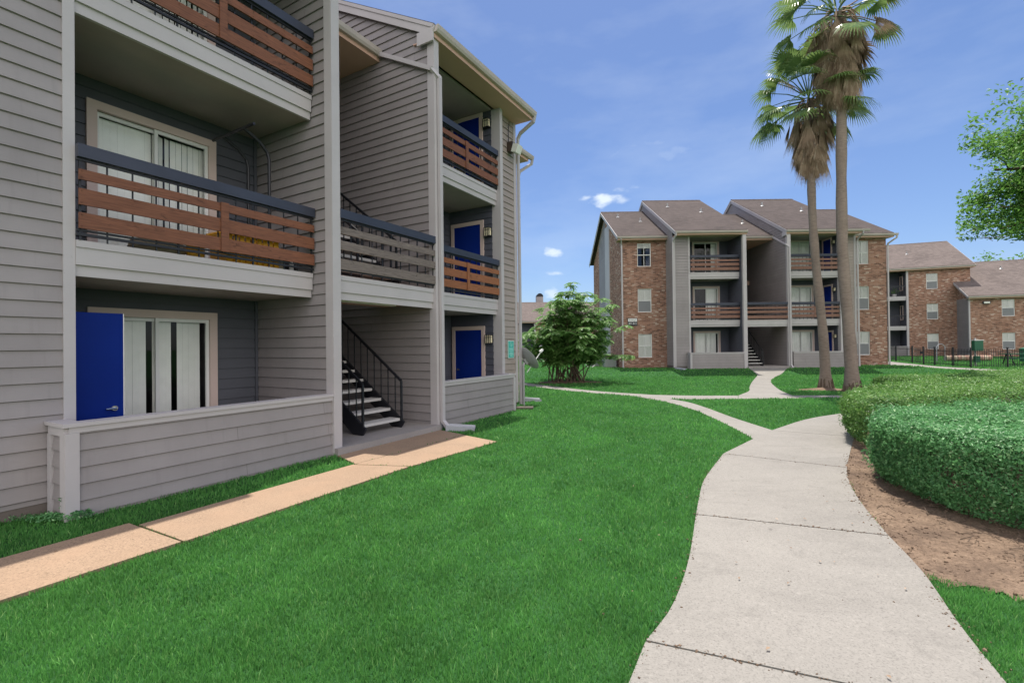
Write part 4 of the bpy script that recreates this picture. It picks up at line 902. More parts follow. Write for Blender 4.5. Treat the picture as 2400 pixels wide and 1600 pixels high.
# fan palms
def palm(name,label,base,top,r0,rtop,nfr,ndead,skl,seed,wide=1.0):
    rr=random.Random(seed); bx,by=base; bz=float(terr(bx,by)); B=root(name,label,'palm tree',(bx,by,bz)); T=Vector((top[0]-bx,top[1]-by,top[2]-bz))
    t=MB(); n=16; T=T-Vector((0,0,.45)); pts=[];rad=[]
    for i in range(n+1):
        f_=i/n; sway=Vector((.10*math.sin(f_*5+seed),.05*math.sin(f_*4),0))*min(1,f_*3)
        pts.append(T*f_+sway); rad.append((r0*(1+.55*math.exp(-f_*26)+.12*math.exp(-f_*7)))*(1-f_)+rtop*f_+.012*math.sin(f_*37+seed))
    T=T+Vector((0,0,.45)); pts[0].z-=.15; t.tube(pts,rad,18,False); t.obj('trunk',PALMB,B,smooth=True,merge=True)
    rt=MB()
    for i in range(110):
        a=rr.uniform(0,6.28); rt.tube([(math.cos(a)*r0*1.25,math.sin(a)*r0*1.25,.34*rr.random()+.08),(math.cos(a+.1)*r0*1.7,math.sin(a+.1)*r0*1.7,.08*rr.random()),(math.cos(a+.2)*r0*2.3,math.sin(a+.2)*r0*2.3,-.03)],[.022,.018,.01],4,False)
    rt.obj('root_mass',BARK,B)
    def fan(V,c,d,R_,nseg,spread,droop,wid,rrr):
        up=Vector((0,0,1)); sd=d.cross(up)
        if sd.length<.05: sd=Vector((1,0,0))
        sd.normalize(); nrm=sd.cross(d).normalized()
        for k in range(nseg):
            a=-spread+2*spread*k/(nseg-1); cup=.18*math.cos(a*1.3)
            dv=(d*math.cos(a)+sd*math.sin(a)-nrm*cup*0+nrm*.10*math.cos(2*a)).normalized(); L=R_*(.72+.28*math.cos(a*.8))*rrr.uniform(.88,1.08); w=wid*rrr.uniform(.8,1.2); s2=dv.cross(nrm).normalized()
            p=c.copy(); q0=None
            stp=[(0,.06),(.28,.55),(.52,1.0),(.76,.42),(1,.05)]; prev=None; pd=dv.copy(); pos=c.copy(); last=0
            for (f_,ww) in stp:
                pos=pos+pd*L*(f_-last); last=f_
                if f_>.45: pd=(pd+Vector((0,0,-droop*(1.1 if f_<.8 else 2.2)))).normalized()
                a1=pos+s2*w*ww; b1=pos-s2*w*ww
                if prev: V.append([tuple(prev[0]),tuple(prev[1]),tuple(b1),tuple(a1)])
                prev=(a1,b1)
    for nm,num,mat in (('frond',nfr,PALML),('dead_fronds',ndead,PALMD)):
        if nm=='frond':
            for i in range(num):
                f_=(i+.5)/num; el=R(72-108*f_**.9+rr.uniform(-12,12)); az=i*2.39996+rr.uniform(-.3,.3); d=Vector((math.cos(az)*math.cos(el),math.sin(az)*math.cos(el),math.sin(el))); pl=rr.uniform(1.0,1.45)
                s_=T+Vector((math.cos(az)*.14,math.sin(az)*.14,-.15-.5*f_)); mid=s_+d*pl*.55; d2=(d+Vector((0,0,-.22))).normalized(); e=mid+d2*pl*.5; V=[]
                fan(V,e,(d2+Vector((0,0,-.12))).normalized(),rr.uniform(.80,1.08),28,R(96),rr.uniform(.4,.8),.033,rr)
                q=MB(); q.tube([s_,mid,e],[.028,.018,.013],5,False)
                for F_ in V: q.face(F_)
                q.obj('frond',PALML if rr.random()<.93 else PALMD,B)
        else:
            q=MB()
            for i in range(num):
                f_=i/num; az=i*2.39996+rr.uniform(-.4,.4); z0=T.z-.35-skl*f_*.62; rs=wide*rr.uniform(.12,.36)*(1.15-.75*f_); k_=min(1,z0/T.z); axis=T*k_
                s_=axis+Vector((math.cos(az)*.2,math.sin(az)*.2,0)); s_.z=z0; pl=rr.uniform(.35,.75); e=s_+Vector((math.cos(az)*rs*1.5,math.sin(az)*rs*1.5,-pl)); q.tube([s_,s_.lerp(e,.4)+Vector((math.cos(az)*.10,math.sin(az)*.10,.05)),e],[.028,.02,.014],4,False); V=[]
                fan(V,e,Vector((math.cos(az)*(.16-.22*f_),math.sin(az)*(.16-.22*f_),-1)).normalized(),rr.uniform(.7,1.25),18,R(rr.uniform(10,26)),.05,.016,rr)
                for F_ in V: q.face(F_)
            q.obj('dead_frond_skirt',PALMD,B)
    return B
palm('palm_tree','taller fan palm with thick trunk, its crown cut off by the top of the photo',(11.66,16.4),(11.32,16.4,13.45),.175,.15,30,170,3.3,3,1.1)
palm('palm_tree','shorter thinner fan palm, whole crown of green fans above a long tan skirt',(11.5,17.55),(11.05,17.55,11.05),.155,.12,36,85,2.7,8,.8)
# ---------------------------------------------------------------- far blocks
def walls_with(mb,x0,x1,y0,th,z0,z1,ops):
    for (a,b,c,d) in rects(x0,x1,z0,z1,ops): mb.box(a,b,y0,y0+th,c,d)
D_=root('apartment_building','pinkish brick three-storey block with black-railed balconies, behind the iron fence','apartment building',(42.3,44,.22),R(-21))
def brick_mass(par,x0,x1,y0,dep,ze,ops,name='brick_wall'):
    m=MB(); walls_with(m,x0,x1,y0,.15,-.4,ze-.1,ops); yr=y0-.35+dep; zr=ze+SL2*dep
    for xo,fl in ((x0,True),(x1,False)):
        P=[(xo,y0+.15,-.4),(xo,2*yr-y0-.0,-.4),(xo,2*yr-y0,ze-.1),(xo,yr,zr-.03),(xo,y0+.15,ze+.15)]; m.face(P[::-1] if fl else P,[(p[1],p[2]) for p in (P[::-1] if fl else P)])
    m.box(x0,x1,2*yr-y0,2*yr-y0+.1,-.4,ze-.1)
    return m.obj(name,BRICK2,par)
SL2=.60; SLs=SL
BRICK2=m_brick('pale_brick')
rd=random.Random(3)
wD=[(-3.26,-2.4,z+.60,z+2.05) for z in (.05,2.866,5.72)]
brick_mass(D_,-4.66,0,0,5.2,8.3,wD); 
for (a,b,c,d),k in zip(wD,('half','half','half')): window(D_,a,b,c,d,0,k,rd)
SL=SL2; roofblk(D_,-14.5,.25,-.35,8.3,4.85,mat=ROOF2,rakeL=True,rakeR=True); SL=SLs
wD2=[(-12.9,-12.0,z+.60,z+2.05) for z in (.05,2.866,5.72)]; brick_mass(D_,-14.2,-8.6,0,5.2,8.3,wD2)
for a,b,c,d in wD2: window(D_,a,b,c,d,0,'half',rd)
q=MB(); back=[(-7.7,-6.1,z,z+2.1) for z in (.06,2.866,5.72)]
for (a,b,c,d) in rects(-8.6,-4.66,-.3,8.2,back): q.box(a,b,1.7,1.8,c,d)
q.obj('recess_wall',DARKW,D_)
q=MB(); siding(q,[(0,0),(1.7,0),(1.7,8.2),(0,8.2)],(-4.78,0,0),(0,1,0),(-1,0,0)); q.obj('recess_side_wall',DARKW,D_); q=MB(); siding(q,[(0,0),(1.7,0),(1.7,8.2),(0,8.2)],(-8.5,0,0),(0,1,0),(1,0,0)); q.obj('recess_side_wall',DARKW,D_)
q=MB(); q.box(-4.82,-4.66,-.06,.12,-.2,8.2); q.obj('corner_trim',TRIM,D_)
q=MB(); q.box(-8.62,-8.46,-.06,.12,-.2,8.2); q.obj('corner_trim',TRIM,D_)
for (a,b,c,d) in back: sliding(D_,a-.06,b+.06,c,c+2.2,1.68,'plain',rd)
for z in (2.866,5.72):
    q=MB(); q.box(-8.46,-4.83,.1,1.69,z-.33,z); q.obj('balcony_slab',CEIL,D_); beam(D_,-8.46,-4.83,.05,z)
    q=MB(); q.box(-8.46,-4.83,.06,.10,z+.93,z+1.03); q.box(-8.46,-4.83,.07,.09,z+.05,z+.09)
    for i in range(30): xx=-8.4+i*3.5/29; q.box(xx-.009,xx+.009,.071,.089,z+.05,z+.95)
    q.obj('balcony_railing',BLACK,D_)
    q=MB(); q.box(-4.86,-4.82,.75,.83,z+.7,z+1.95); q.box(-4.86,-4.82,1.37,1.45,z+.7,z+1.95); q.box(-4.86,-4.82,.75,1.45,z+1.95,z+2.03); q.box(-4.86,-4.82,.75,1.45,z+.62,z+.7); q.obj('side_window',CREAM,D_)
q=MB(); siding(q,[(-8.46,-.2),(-4.83,-.2),(-4.83,.9),(-8.46,.9)],(0,.02,0),(1,0,0),(0,-1,0)); q.box(-8.46,-4.83,.03,.12,-.2,.9); o=q.obj('patio_wall',SID,D_); q=MB(); q.box(-8.5,-4.8,-.02,.15,.9,.95); q.obj('wall_cap',TRIM,o)
E_=root('apartment_building','lower two-storey brick block with mauve shingle roof at the right edge, floodlight on its wall','apartment building',(40.6,42.3,.22),R(-21))
wE=[(2.16,3.02,.62,2.05),(2.16,3.02,3.50,4.95),(9.4,10.25,.62,2.05),(9.4,10.25,3.50,4.95)]
brick_mass(E_,0,14,0,6.2,5.25,wE)
for a,b,c,d in wE: window(E_,a,b,c,d,0,'half',rd)
SL=SL2; roofblk(E_,-.25,14.3,-.35,5.25,5.85,mat=ROOF2); SL=SLs
q=MB(); q.box(-.10,.0,-.03,.14,-.3,5.15); q.obj('corner_trim',TRIM,E_)
q=MB(); siding(q,[(.14,-.3),(4.5,-.3),(4.5,5.2),(.14,5.2)],(-.03,0,0),(0,1,0),(-1,0,0)); q.obj('side_siding',SID,E_)
fl=MB(); fl.box(.85,1.35,-.16,-.01,4.62,4.86); f0=fl.obj('floodlight',BLACK,E_); fl=MB(); fl.box(.90,1.30,-.175,-.16,4.65,4.80); fl.obj('lamp_glass',FLGLASS,f0)
G_=root('apartment_building','small distant brick block with a grey chimney, between the near building corner and the shrub','apartment building',(1.1,66,-.1),R(4))
def gb():
    brick_mass(G_,2.2,16,0,5,4.9,[(2.9,3.8,2.75,4.25),(6.5,7.4,2.75,4.25),(2.9,3.8,.4,1.9)])
    for a,b,c,d in ((2.9,3.8,2.75,4.25),(6.5,7.4,2.75,4.25),(2.9,3.8,.4,1.9)): window(G_,a,b,c,d,0,'half',rd)
    q=MB(); q.box(-2.5,2.0,1.5,1.6,-.2,4.9); siding(q,[(0,-.2),(1.5,-.2),(1.5,4.9),(0,4.9)],(1.98,0,0),(0,1,0),(-1,0,0)); q.obj('recess_wall',DARKW,G_)
    q=MB(); q.box(2.0,2.2,-.06,.15,-.2,4.8); q.obj('corner_trim',TRIM,G_)
    q=MB(); q.box(-2.5,.35,0,1.5,2.35,2.7); q.obj('balcony_slab',TRIM,G_)
    q=MB(); q.box(-2.5,.30,.02,.06,3.5,3.6)
    for i in range(12): q.box(-2.4+i*.24,-2.38+i*.24,.03,.05,2.7,3.5)
    q.obj('balcony_railing',BLACK,G_)
    q=MB(); q.box(-.4,.2,1.42,1.5,2.7,4.6); q.box(-.4,.2,1.42,1.5,0,2.1); q.obj('door_casing',CREAM,G_)
    brick_mass(G_,-9,-2.5,0,5,4.9,[(-7,-6.1,2.75,4.25)])
gb(); SL=SL2; roofblk(G_,-9.3,16.2,-.35,5.0,4.65,mat=ROOF2); SL=SLs
q=MB(); q.box(-6,2.6,7.0,16,4.8,6.2); N_=q.obj('rear_wing_wall',SID,G_)
q=MB(); q.face([(-6.2,6.8,6.2),(2.9,6.8,6.2),(.2,10,8.4),(-6.2,10,8.4)]); q.face([(2.9,6.8,6.2),(2.9,16,6.2),(.2,10,8.4)]); q.face([(2.9,16,6.2),(-6.2,16,6.2),(-6.2,10,8.4),(.2,10,8.4)]); q.obj('rear_roof',ROOF,G_)
q=MB(); q.box(3.15,4.15,6.2,7.4,5.5,9.1); o=q.obj('chimney',SID,G_); q=MB(); q.tube([(3.08,6.8,9.1),(4.22,6.8,9.1)],.6,20); 
q=MB()
for i in range(12):
    a0=math.pi*i/12;a1=math.pi*(i+1)/12; r_=.52
    q.face([(3.65+r_*math.cos(a0),6.2,9.1+r_*math.sin(a0)),(3.65+r_*math.cos(a1),6.2,9.1+r_*math.sin(a1)),(3.65+r_*math.cos(a1),7.4,9.1+r_*math.sin(a1)),(3.65+r_*math.cos(a0),7.4,9.1+r_*math.sin(a0))][::-1])
    q.face([(3.65,6.35,9.1),(3.65+r_*.98*math.cos(a0),6.35,9.1+r_*.98*math.sin(a0)),(3.65+r_*.98*math.cos(a1),6.35,9.1+r_*.98*math.sin(a1))][::-1])
q.obj('chimney_cap',BLACK,o)
# ---------------------------------------------------------------- iron fence, three runs and a gate
def T3(x,y,z=0): return Vector((x,y,float(terr(x,y))+z))
fpts=[(31.2,40.6),(30.23,37.67),(30.06,35.9)]
fpts2=[(29.72,34.55),(29.78,33.7),(29.78,32.3),(29.65,30.9)]
fpts3=[(29.65,30.9),(31.4,30.3),(33.2,29.7),(35.0,29.1),(36.8,28.5)]
FB=root('iron_fence','black iron picket fence enclosing the dog run beside the pale path','fence',(29.65,30.9,0)); fo=FB.location
def panel(a,b,par,name='picket_panel'):
    a=Vector(a)-fo;b=Vector(b)-fo; q=MB(); L=(b-a).length; n=max(2,int(L/.115)); up=Vector((0,0,1))
    for z in (.14,1.02): q.beam(a+up*z,b+up*z,.03,.03)
    for i in range(1,n): p=a.lerp(b,i/n); q.box(p.x-.009,p.x+.009,p.y-.009,p.y+.009,p.z+.06,p.z+1.20)
    return q.obj(name,BLACK,par)
def post(a,par,h=1.27):
    a=Vector(a)-fo; q=MB(); q.box(a.x-.035,a.x+.035,a.y-.035,a.y+.035,a.z-.1,a.z+h); q.box(a.x-.045,a.x+.045,a.y-.045,a.y+.045,a.z+h,a.z+h+.03); return q.obj('post',BLACK,par)
for run in (fpts,fpts2,fpts3):
    for i in range(len(run)-1): panel(T3(*run[i]),T3(*run[i+1]),FB)
    for i,p in enumerate(run):
        if not(run is fpts3 and i==0): post(T3(*p),FB)
g_=panel(T3(30.04,35.75),T3(29.74,34.7),FB,'gate'); lt=MB(); p=T3(29.75,34.75,.85)-fo; lt.box(p.x-.05,p.x+.05,p.y-.08,p.y+.08,p.z-.1,p.z+.1); lt.obj('latch',BLACK,g_)
# dog-run furniture
def at(x,y): return (x,y,float(terr(x,y)))
W_=root('waste_station','green dog-waste bin on a post just inside the iron fence','bin',at(30.9,31.9)); q=MB(); q.box(-.04,.04,-.04,.04,-.1,1.9); q.obj('post',GREYM,W_)
q=MB(); q.box(-.29,.29,-.28,-.045,1.05,1.74); o=q.obj('bin_body',DGREEN,W_); q=MB(); q.box(-.31,.31,-.31,-.03,1.74,1.78); q.obj('lid',WHITE,o)
q=MB(); q.box(-.16,.16,-.2,-.045,.30,.72); q.obj('bag_dispenser',DGREEN,W_)
P_=root('picnic_table','green metal picnic table inside the fence at the right edge','table',at(35.3,33.3),R(-15))
q=MB(); q.box(-.95,.95,-.38,.38,.73,.78); q.obj('table_top',DGREEN,P_)
for sy in (-1,1): q=MB(); q.box(-.95,.95,sy*.75-.14,sy*.75+.14,.43,.47); q.obj('bench_seat',DGREEN,P_)
for sx in (-1,1): q=MB(); q.beam((sx*.6,-.75,.42),(sx*.6,.75,.42),.05,.05); q.beam((sx*.6,-.55,0),(sx*.6,-.2,.73),.05,.05); q.beam((sx*.6,.55,0),(sx*.6,.2,.73),.05,.05); q.obj('leg',BLACK,P_)
q=MB(); q.lathe(Vector(at(38.2,35.6))-Vector((0,0,0)),[(.001,.0),(.30,.0),(.33,.9),(.34,1.0),(.12,1.08),(.001,1.08)],16); tag(q.obj('litter_bin',DGREEN),'round green litter bin behind the picnic table','bin')
GREYL=m_paint('pale_plastic',(.36,.37,.40),rough=.5,var=.1)
A_=root('agility_hoop','pale grey dog-agility hoop on two thin uprights behind the fence','agility hoop',at(33.0,36.8)); q=MB(); q.tube([(-.32,0,0),(-.32,0,1.1)],.03,6); q.obj('upright',GREYL,A_); q=MB(); q.tube([(.32,0,0),(.32,0,1.1)],.03,6); q.obj('upright',GREYL,A_); q=MB(); q.tube([(.34*math.cos(t),0,1.0+.36*math.sin(t)) for t in [math.pi*i/12 for i in range(13)]],.022,6); q.obj('hoop_arch',GREYL,A_)
A2=root('agility_tunnel','low striped pinkish dog-agility tunnel lying in the grass','agility tunnel',at(35.2,37.0),R(-8))
for i in range(12):
    q=MB(); x0=-1.5+i*.26; q.tube([(x0,0,.25),(x0+.24,0,.25)],[.19,.21] if i%2 else [.21,.19],12); q.obj('tunnel_ring',m_red if i%2 and 'm_red' in globals() else (globals().setdefault('m_red',m_paint('red_fabric',(.40,.24,.18))) if i%2 else BEIGE),A2)
# ---------------------------------------------------------------- things round the near building
def NB(x,y,z=0): return nearpt(x,y,z)
DS=.88
S_=root('satellite_dish','grey satellite dish on a pole by the far corner of the near building','satellite dish',(.31,13.38,0))
q=MB(); q.tube([(0,0,-.1),(0,0,1.12)],.035,10); q.obj('pole',GREYM,S_)
ax=Vector((.72,.35,.55)).normalized(); cc=Vector((.03,.02,1.20)); q=MB(); q.lathe(cc+ax*.06,[(a_*DS,b_*DS) for a_,b_ in [(.001,0),(.12,.012),(.24,.05),(.34,.10),(.41,.155),(.415,.165),(.40,.165),(.34,.118),(.24,.065),(.12,.027),(.001,.015)]],28,ax); o=q.obj('reflector',GREYM,S_,smooth=True)
q=MB(); q.beam(cc,cc+ax*.08,.12,.16); q.beam((0,0,1.10),cc,.06,.06,up=(1,0,0)); q.obj('bracket',GREYM,S_)
q=MB(); e=cc+ax*.62+Vector((.05,0,-.02)); b0=cc+ax*.1-Vector((0,0,.34)); q.tube([b0,e],.013,6); q.beam(e-ax*.08,e+ax*.03,.06,.06); q.obj('feed_arm',WHITE,S_)
GREYL=m_paint('pale_plastic',(.36,.37,.40),rough=.5,var=.1)
def splash(loc,rz,label):
    q=MB(); q.face([(0,-.11,.07),(.55,-.16,.025),(.55,.16,.025),(0,.11,.07)]); q.box(-.02,.0,-.13,.13,0,.12)
    q.face([(0,-.11,.07),(0,-.13,.12),(.55,-.19,.07),(.55,-.16,.025)]); q.face([(0,.11,.07),(.55,.16,.025),(.55,.19,.07),(0,.13,.12)]); q.face([(0,-.13,.12),(0,-.13,0),(.55,-.19,0),(.55,-.19,.07)]); q.face([(.55,-.19,0),(.55,.19,0),(.55,.19,.07),(.55,.16,.025),(.55,-.16,.025),(.55,-.19,.07)]); q.face([(0,.13,0),(0,.13,.12),(.55,.19,.07),(.55,.19,0)])
    o=q.obj('splash_block',GREYL); o.location=loc; o.rotation_euler=(0,0,rz); return tag(o,label,'splash block')
splash(NB(2.62,-.16,-.01),NR-R(58),'pale grey splash block under the downspout by the stairwell porch')
splash((.30,14.5,-.02),R(5),'pale grey splash block in the grass behind the satellite dish pole'); splash((9.65,28.05,.15),R(-60),'small pale grey splash block at the foot of the far building\'s left downspout')
q=MB(); q.box(-.42,.42,-.07,.07,0,.05); o=q.obj('wooden_plank',WOODG); o.location=(.12,12.55,.02); o.rotation_euler=(0,0,R(-4)); tag(o,'weathered wooden plank lying in the grass in front of the dish pole','plank')
# teal notice and building number plates
def text(par,body,size,loc,mat,th=.002,name='lettering',align='CENTER',rot=(R(90),0,0),sx=1):
    c=bpy.data.curves.new(name,'FONT'); c.body=body; c.size=size; c.align_x=align; c.align_y='CENTER'; c.extrude=th
    o=bpy.data.objects.new(name,c); dg=bpy.context.evaluated_depsgraph_get(); C.objects.link(o); bpy.context.view_layer.update(); me=bpy.data.meshes.new_from_object(o.evaluated_get(bpy.context.evaluated_depsgraph_get())); bpy.data.objects.remove(o)
    o=bpy.data.objects.new(name,me); me.materials.clear(); me.materials.append(mat); C.objects.link(o); o.parent=par; o.location=loc; o.rotation_euler=rot; o.scale=(sx,1,1); return o
SG=root('notice_sign','teal notice board with pale border on the near building\'s corner siding','sign',NB(6.21,.455,1.57),NR)
q=MB(); q.box(-.155,.155,0,.02,-.235,.235); q.obj('panel',m_plain('pale_border',(.55,.68,.62)),SG); q=MB(); q.box(-.138,.138,-.004,-.0005,-.218,.218); q.obj('panel_face',TEAL,SG)
PALE=m_plain('pale_print',(.34,.66,.58))
q=MB(); q.tube([(.055*math.cos(t),-.006,.135+.065*math.sin(t)) for t in [2*math.pi*i/20 for i in range(21)]],.005,5); q.tube([(.0,-.006,.09),(.03,-.006,.13),(-.02,-.006,.17)],.010,5); q.obj('emblem',PALE,SG)
q=MB()
for z,wd in ((.02,.10),(-.03,.105),(-.085,.085),(-.125,.10),(-.17,.07)): q.box(-wd,wd,-.006,-.004,z-.012,z+.012)
q.obj('print_lines',PALE,SG)
PL=root('building_number_sign','black and white building number sign on the far building\'s left brick wall','sign',(13.6-6.05,29.86,.17+2.88))
q=MB(); q.box(-.30,.30,0,.03,-.24,.24); q.obj('panel',BLACK,PL); q=MB(); q.box(-.275,.275,-.004,-.0005,.02,.21); q.obj('name_panel',WHITE,PL)
text(PL,'Building 8',.115,(0,-.007,.115),BLACK); text(PL,'801-812',.15,(0,-.005,-.11),WHITE)
HC=root('floodlight','brown wall floodlight on the near building\'s corner siding under the eave','floodlight',NB(6.26,.46,7.05),NR)
q=MB(); q.box(-.10,.10,-.14,.02,-.10,.16); q.obj('housing',m_paint('bronze',(.06,.04,.03)),HC); q=MB(); q.obox((.02,-.22,-.04),(1,0,0),(0,1,.35),(0,-.35,1),.13,.08,.11); o=q.obj('lamp_glass',FLGLASS,HC); q=MB(); q.tube([(-.05,.0,.15),(-.07,-.01,.5),(-.02,-.01,.74)],.010,5); q.obj('cable',BLACK,HC)
# open blue entry door of the near patio
DR=MB(); DR.box(-.90,0,-.022,.022,.05,2.12); o=DR.obj('open_door',BLUE,near_b); o.location=(-2.36,.92,0)
q=MB(); q.box(.0005,.010,-.022,.022,.05,2.12); q.obj('door_edge',WHITE,o)
q=MB(); q.tube([(-.09,-.022,.98),(-.09,-.07,.98),(-.19,-.075,.98)],.013,8); q.lathe((-.09,-.022,.98),[(.001,.012),(.032,.012),(.032,0)],14,Vector((0,-1,0))); q.obj('handle',CHROME,o)
q=MB(); q.tube([(-.08,.022,.98),(-.08,.07,.98),(-.0,.075,.98)],.012,8); q.obj('handle',CHROME,o)
# white cane/bar leaning inside the patio door
# balcony things, second floor of bay one
zb=DECKS[0]
X_=root('pull_up_station','black tubular pull-up frame standing on the near second-floor balcony','pull-up bar',NB(-.72,1.15,zb),NR)
for sy in (-1,1):
    q=MB(); q.tube([(.25,sy*.28,0),(.25,sy*.28,1.75),(.22,sy*.28,1.86),(.1,sy*.28,1.98),(-.15,sy*.28,2.1)],.025,8); q.obj('upright',BLACK,X_); q=MB(); q.tube([(-.35,sy*.28,.03),(.55,sy*.28,.03)],.025,8); q.obj('foot',BLACK,X_)
q=MB(); q.tube([(-.15,-.55,2.1),(-.15,.55,2.1)],.022,8); q.obj('grip_bar',BLACK,X_); q=MB(); q.tube([(.25,-.28,.55),(.25,.28,.55)],.022,8); q.obj('cross_bar',BLACK,X_)
YB_=root('storage_crate','yellow slatted plastic crate with curved rim behind the near balcony boards','crate',NB(-.95,.75,zb),NR)
q=MB()
for i in range(9): q.box(-.34+i*.085,-.28+i*.085,-.21,-.19,.02,.42)
q.box(-.36,.42,-.20,.20,.0,.03); q.box(-.36,.42,.19,.21,.02,.42); q.box(-.36,-.34,-.2,.2,.02,.42); q.box(.40,.42,-.2,.2,.02,.42); q.obj('crate_body',YEL,YB_)
q=MB(); q.tube([(-.40,-.22,.42),(-.2,-.23,.50),(.2,-.23,.50),(.45,-.22,.42)],.02,8); q.tube([(-.40,.22,.42),(-.2,.23,.50),(.2,.23,.50),(.45,.22,.42)],.02,8); q.obj('rim',YEL,YB_)
q=MB(); q.lathe(NB(-1.62,.72,zb),[(.001,0),(.10,0),(.115,.27),(.10,.27),(.001,.25)],16); tag(q.obj('bucket',YEL),'small amber bucket left of the yellow crate on the balcony','bucket')
q=MB(); q.lathe(NB(-.16,.78,zb),[(.001,0),(.035,0),(.035,.16),(.018,.20),(.018,.23),(.001,.23)],12); tag(q.obj('bottle',WHITE),'small white bottle at the fin-wall end of the balcony','bottle')
q=MB(); q.box(-.09,.09,-.05,.05,0,.16); o=q.obj('cardboard_box',BEIGE); o.location=NB(-.52,.62,zb); o.rotation_euler=(0,0,NR); tag(o,'small beige box standing between crate and black case on the balcony','box')
q=MB(); q.box(-.22,.22,-.14,.14,.0,.20); q.box(-.20,.20,-.12,.12,.20,.215); o=q.obj('speaker_case',BLACK); o.location=NB(-.25,1.0,zb); o.rotation_euler=(0,0,NR); tag(o,'low black case in the right corner of the near balcony','case')
q=MB(); q.lathe(Vector((0,0,0)),[(.001,0),(.16,.02),(.22,.10),(.20,.2),(.10,.26),(.001,.27)],14); o=q.obj('cushion',BEIGE,smooth=True); o.location=NB(-2.0,.85,zb); o.scale=(1.5,1,.9); o.rotation_euler=(0,0,NR); tag(o,'beige cushion lying on the balcony in front of the sliding door','cushion')
def potplant(x,y,z,r_,h,label,seed,mat=TERRA,leaf=BUSH,grp=None):
    B=root('potted_plant',label,'plant',NB(x,y,z),NR,grp); q=MB(); q.lathe((0,0,0),[(.001,0),(r_*.7,0),(r_,h*.4),(r_*1.06,h*.4),(r_*1.06,h*.46),(r_*.9,h*.46),(.001,h*.42)],16); q.obj('pot',mat,B)
    k=random.Random(seed); P=np.array([(k.gauss(0,r_*.8),k.gauss(0,r_*.8),h*.5+abs(k.gauss(0,h*.33))) for _ in range(150)]); N=rg.normal(0,.6,P.shape)+[0,0,.8]; leafmesh('leaves',P,N,.07*rg.uniform(.6,1.3,len(P)),leaf,B)
z3=DECKS[1]
potplant(3.05,.85,z3,.12,.6,'leafy potted plant at the stairwell end of the top right balcony',1,TERRA,HEDGE); potplant(3.55,.75,z3,.10,.35,'small low plant in a white pot on the top right balcony',2,WHITE,HEDGE2); potplant(4.35,.72,z3,.13,.45,'round bushy plant in beige pot midway along the top right balcony',3,BEIGE,BUSH); potplant(5.1,.75,z3,.11,.4,'orange-potted plant at the outer end of the top right balcony',4,TERRA,REDL)
def fpot(x,y,z,label,seed): 
    B=root('potted_plant',label,'plant',(x,y,z)); q=MB(); q.lathe((0,0,0),[(.001,0),(.13,0),(.19,.28),(.001,.26)],12); q.obj('pot',WHITE,B); k=random.Random(seed); P=np.array([(k.gauss(0,.16),k.gauss(0,.16),.35+abs(k.gauss(0,.25))) for _ in range(110)]); leafmesh('leaves',P,rg.normal(0,.6,P.shape)+[0,0,.8],.13*rg.uniform(.6,1.3,len(P)),BUSH,B)
v=D_.matrix_basis; dv=Matrix.Translation(D_.location)@Matrix.Rotation(R(-21),4,'Z')@Vector((-5.5,.8,5.72)); fpot(dv.x,dv.y,dv.z,'potted plant on the top balcony of the far brick block',6)
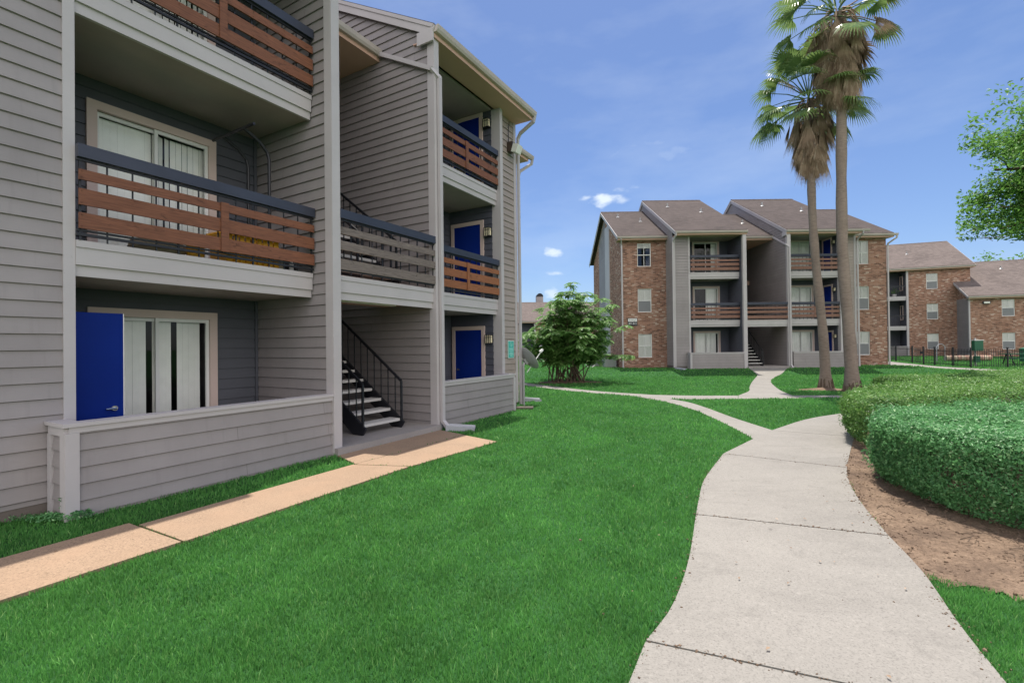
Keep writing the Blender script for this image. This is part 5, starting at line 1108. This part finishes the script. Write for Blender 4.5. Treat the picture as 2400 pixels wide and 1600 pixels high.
# air conditioners beside the far building's left gable
def ac(x,y,rz,label):
    B=root('air_conditioner',label,'air conditioner',(x,y,.16),rz,'air conditioners beside the far building'); q=MB(); q.box(-.42,.42,-.42,.42,0,.06); q.obj('pad',CONCG,B); q=MB()
    for i in range(14): q.box(-.38,.38,-.38,.38,.08+i*.048,.08+i*.048+.030)
    q.box(-.35,.35,-.35,.35,.06,.74); q.obj('louvred_case',ACM,B); q=MB(); q.box(-.385,.385,-.385,.385,.745,.79); o=q.obj('top_panel',ACM,B); q=MB(); q.lathe((0,0,.79),[(.29,0),(.30,.012),(.05,.03),(.001,.03)],20); q.obj('fan_grille',BLACK,o)
ac(5.75,33.0,R(5),'grey-green air conditioner nearest the shrub at the brick gable'); ac(6.35,31.3,0,'grey-green air conditioner right against the brick gable corner'); 
hr=MB(); hr.tube([(.42*math.cos(t),0,.42+.42*math.sin(t)) for t in [2*math.pi*i/28 for i in range(29)]],.022,6,False); o=hr.obj('wheel_rim',WHITE); o.location=(5.15,31.5,.17); o.rotation_euler=(R(6),0,R(20)); tag(o,'pale round hoop leaning beside the air conditioners','hoop')
# silver car in the car park, glimpsed through the shrub
def car(x,y,rz,label,mat):
    B=root('parked_car',label,'car',(x,y,float(terr(x,y))+.01),rz); prof=[(-2.2,.35),(-2.25,.75),(-1.9,.95),(-1.2,1.0),(-.65,1.42),(.7,1.45),(1.35,1.02),(2.1,.9),(2.25,.65),(2.2,.32)]
    q=MB(); W=.86
    for i in range(len(prof)):
        a,b=prof[i],prof[(i+1)%len(prof)]
        wa=W if a[1]<1.1 else W-.18; wb=W if b[1]<1.1 else W-.18
        q.face([(a[0],-wa,a[1]),(a[0],wa,a[1]),(b[0],wb,b[1]),(b[0],-wb,b[1])])
    for s_ in (-1,1):
        lo=[p for p in prof if p[1]<1.1]; q.face([(p[0],s_*W,p[1]) for p in lo][::s_]); hi=[prof[3],prof[4],prof[5],prof[6]]; q.face([(p[0],s_*(W if p[1]<1.1 else W-.18),p[1]) for p in hi][::s_])
    q.obj('body',mat,B); q=MB()
    for s_ in (-1,1): q.face([(-1.0,s_*(W+.002),1.04),(1.15,s_*(W+.002),1.05),(.6,s_*(W-.155),1.38),(-.6,s_*(W-.155),1.36)][::s_])
    q.obj('side_window',m_plain('car_glass',(.03,.035,.04),.1),B)
    for sx in (-1.4,1.4):
        for s_ in (-1,1):
            q=MB(); q.tube([(sx,s_*(W-.15),.33),(sx,s_*(W+.03),.33)],.33,18); w_=q.obj('wheel',BLACK,B); q=MB(); q.tube([(sx,s_*(W+.03),.33),(sx,s_*(W+.045),.33)],.2,14); q.obj('rim',CHROME,w_)
car(3.6,53,R(8),'silver car parked beyond the lawn, half hidden by the many-stemmed shrub',m_plain('car_paint',(.55,.56,.58),.25,.3))
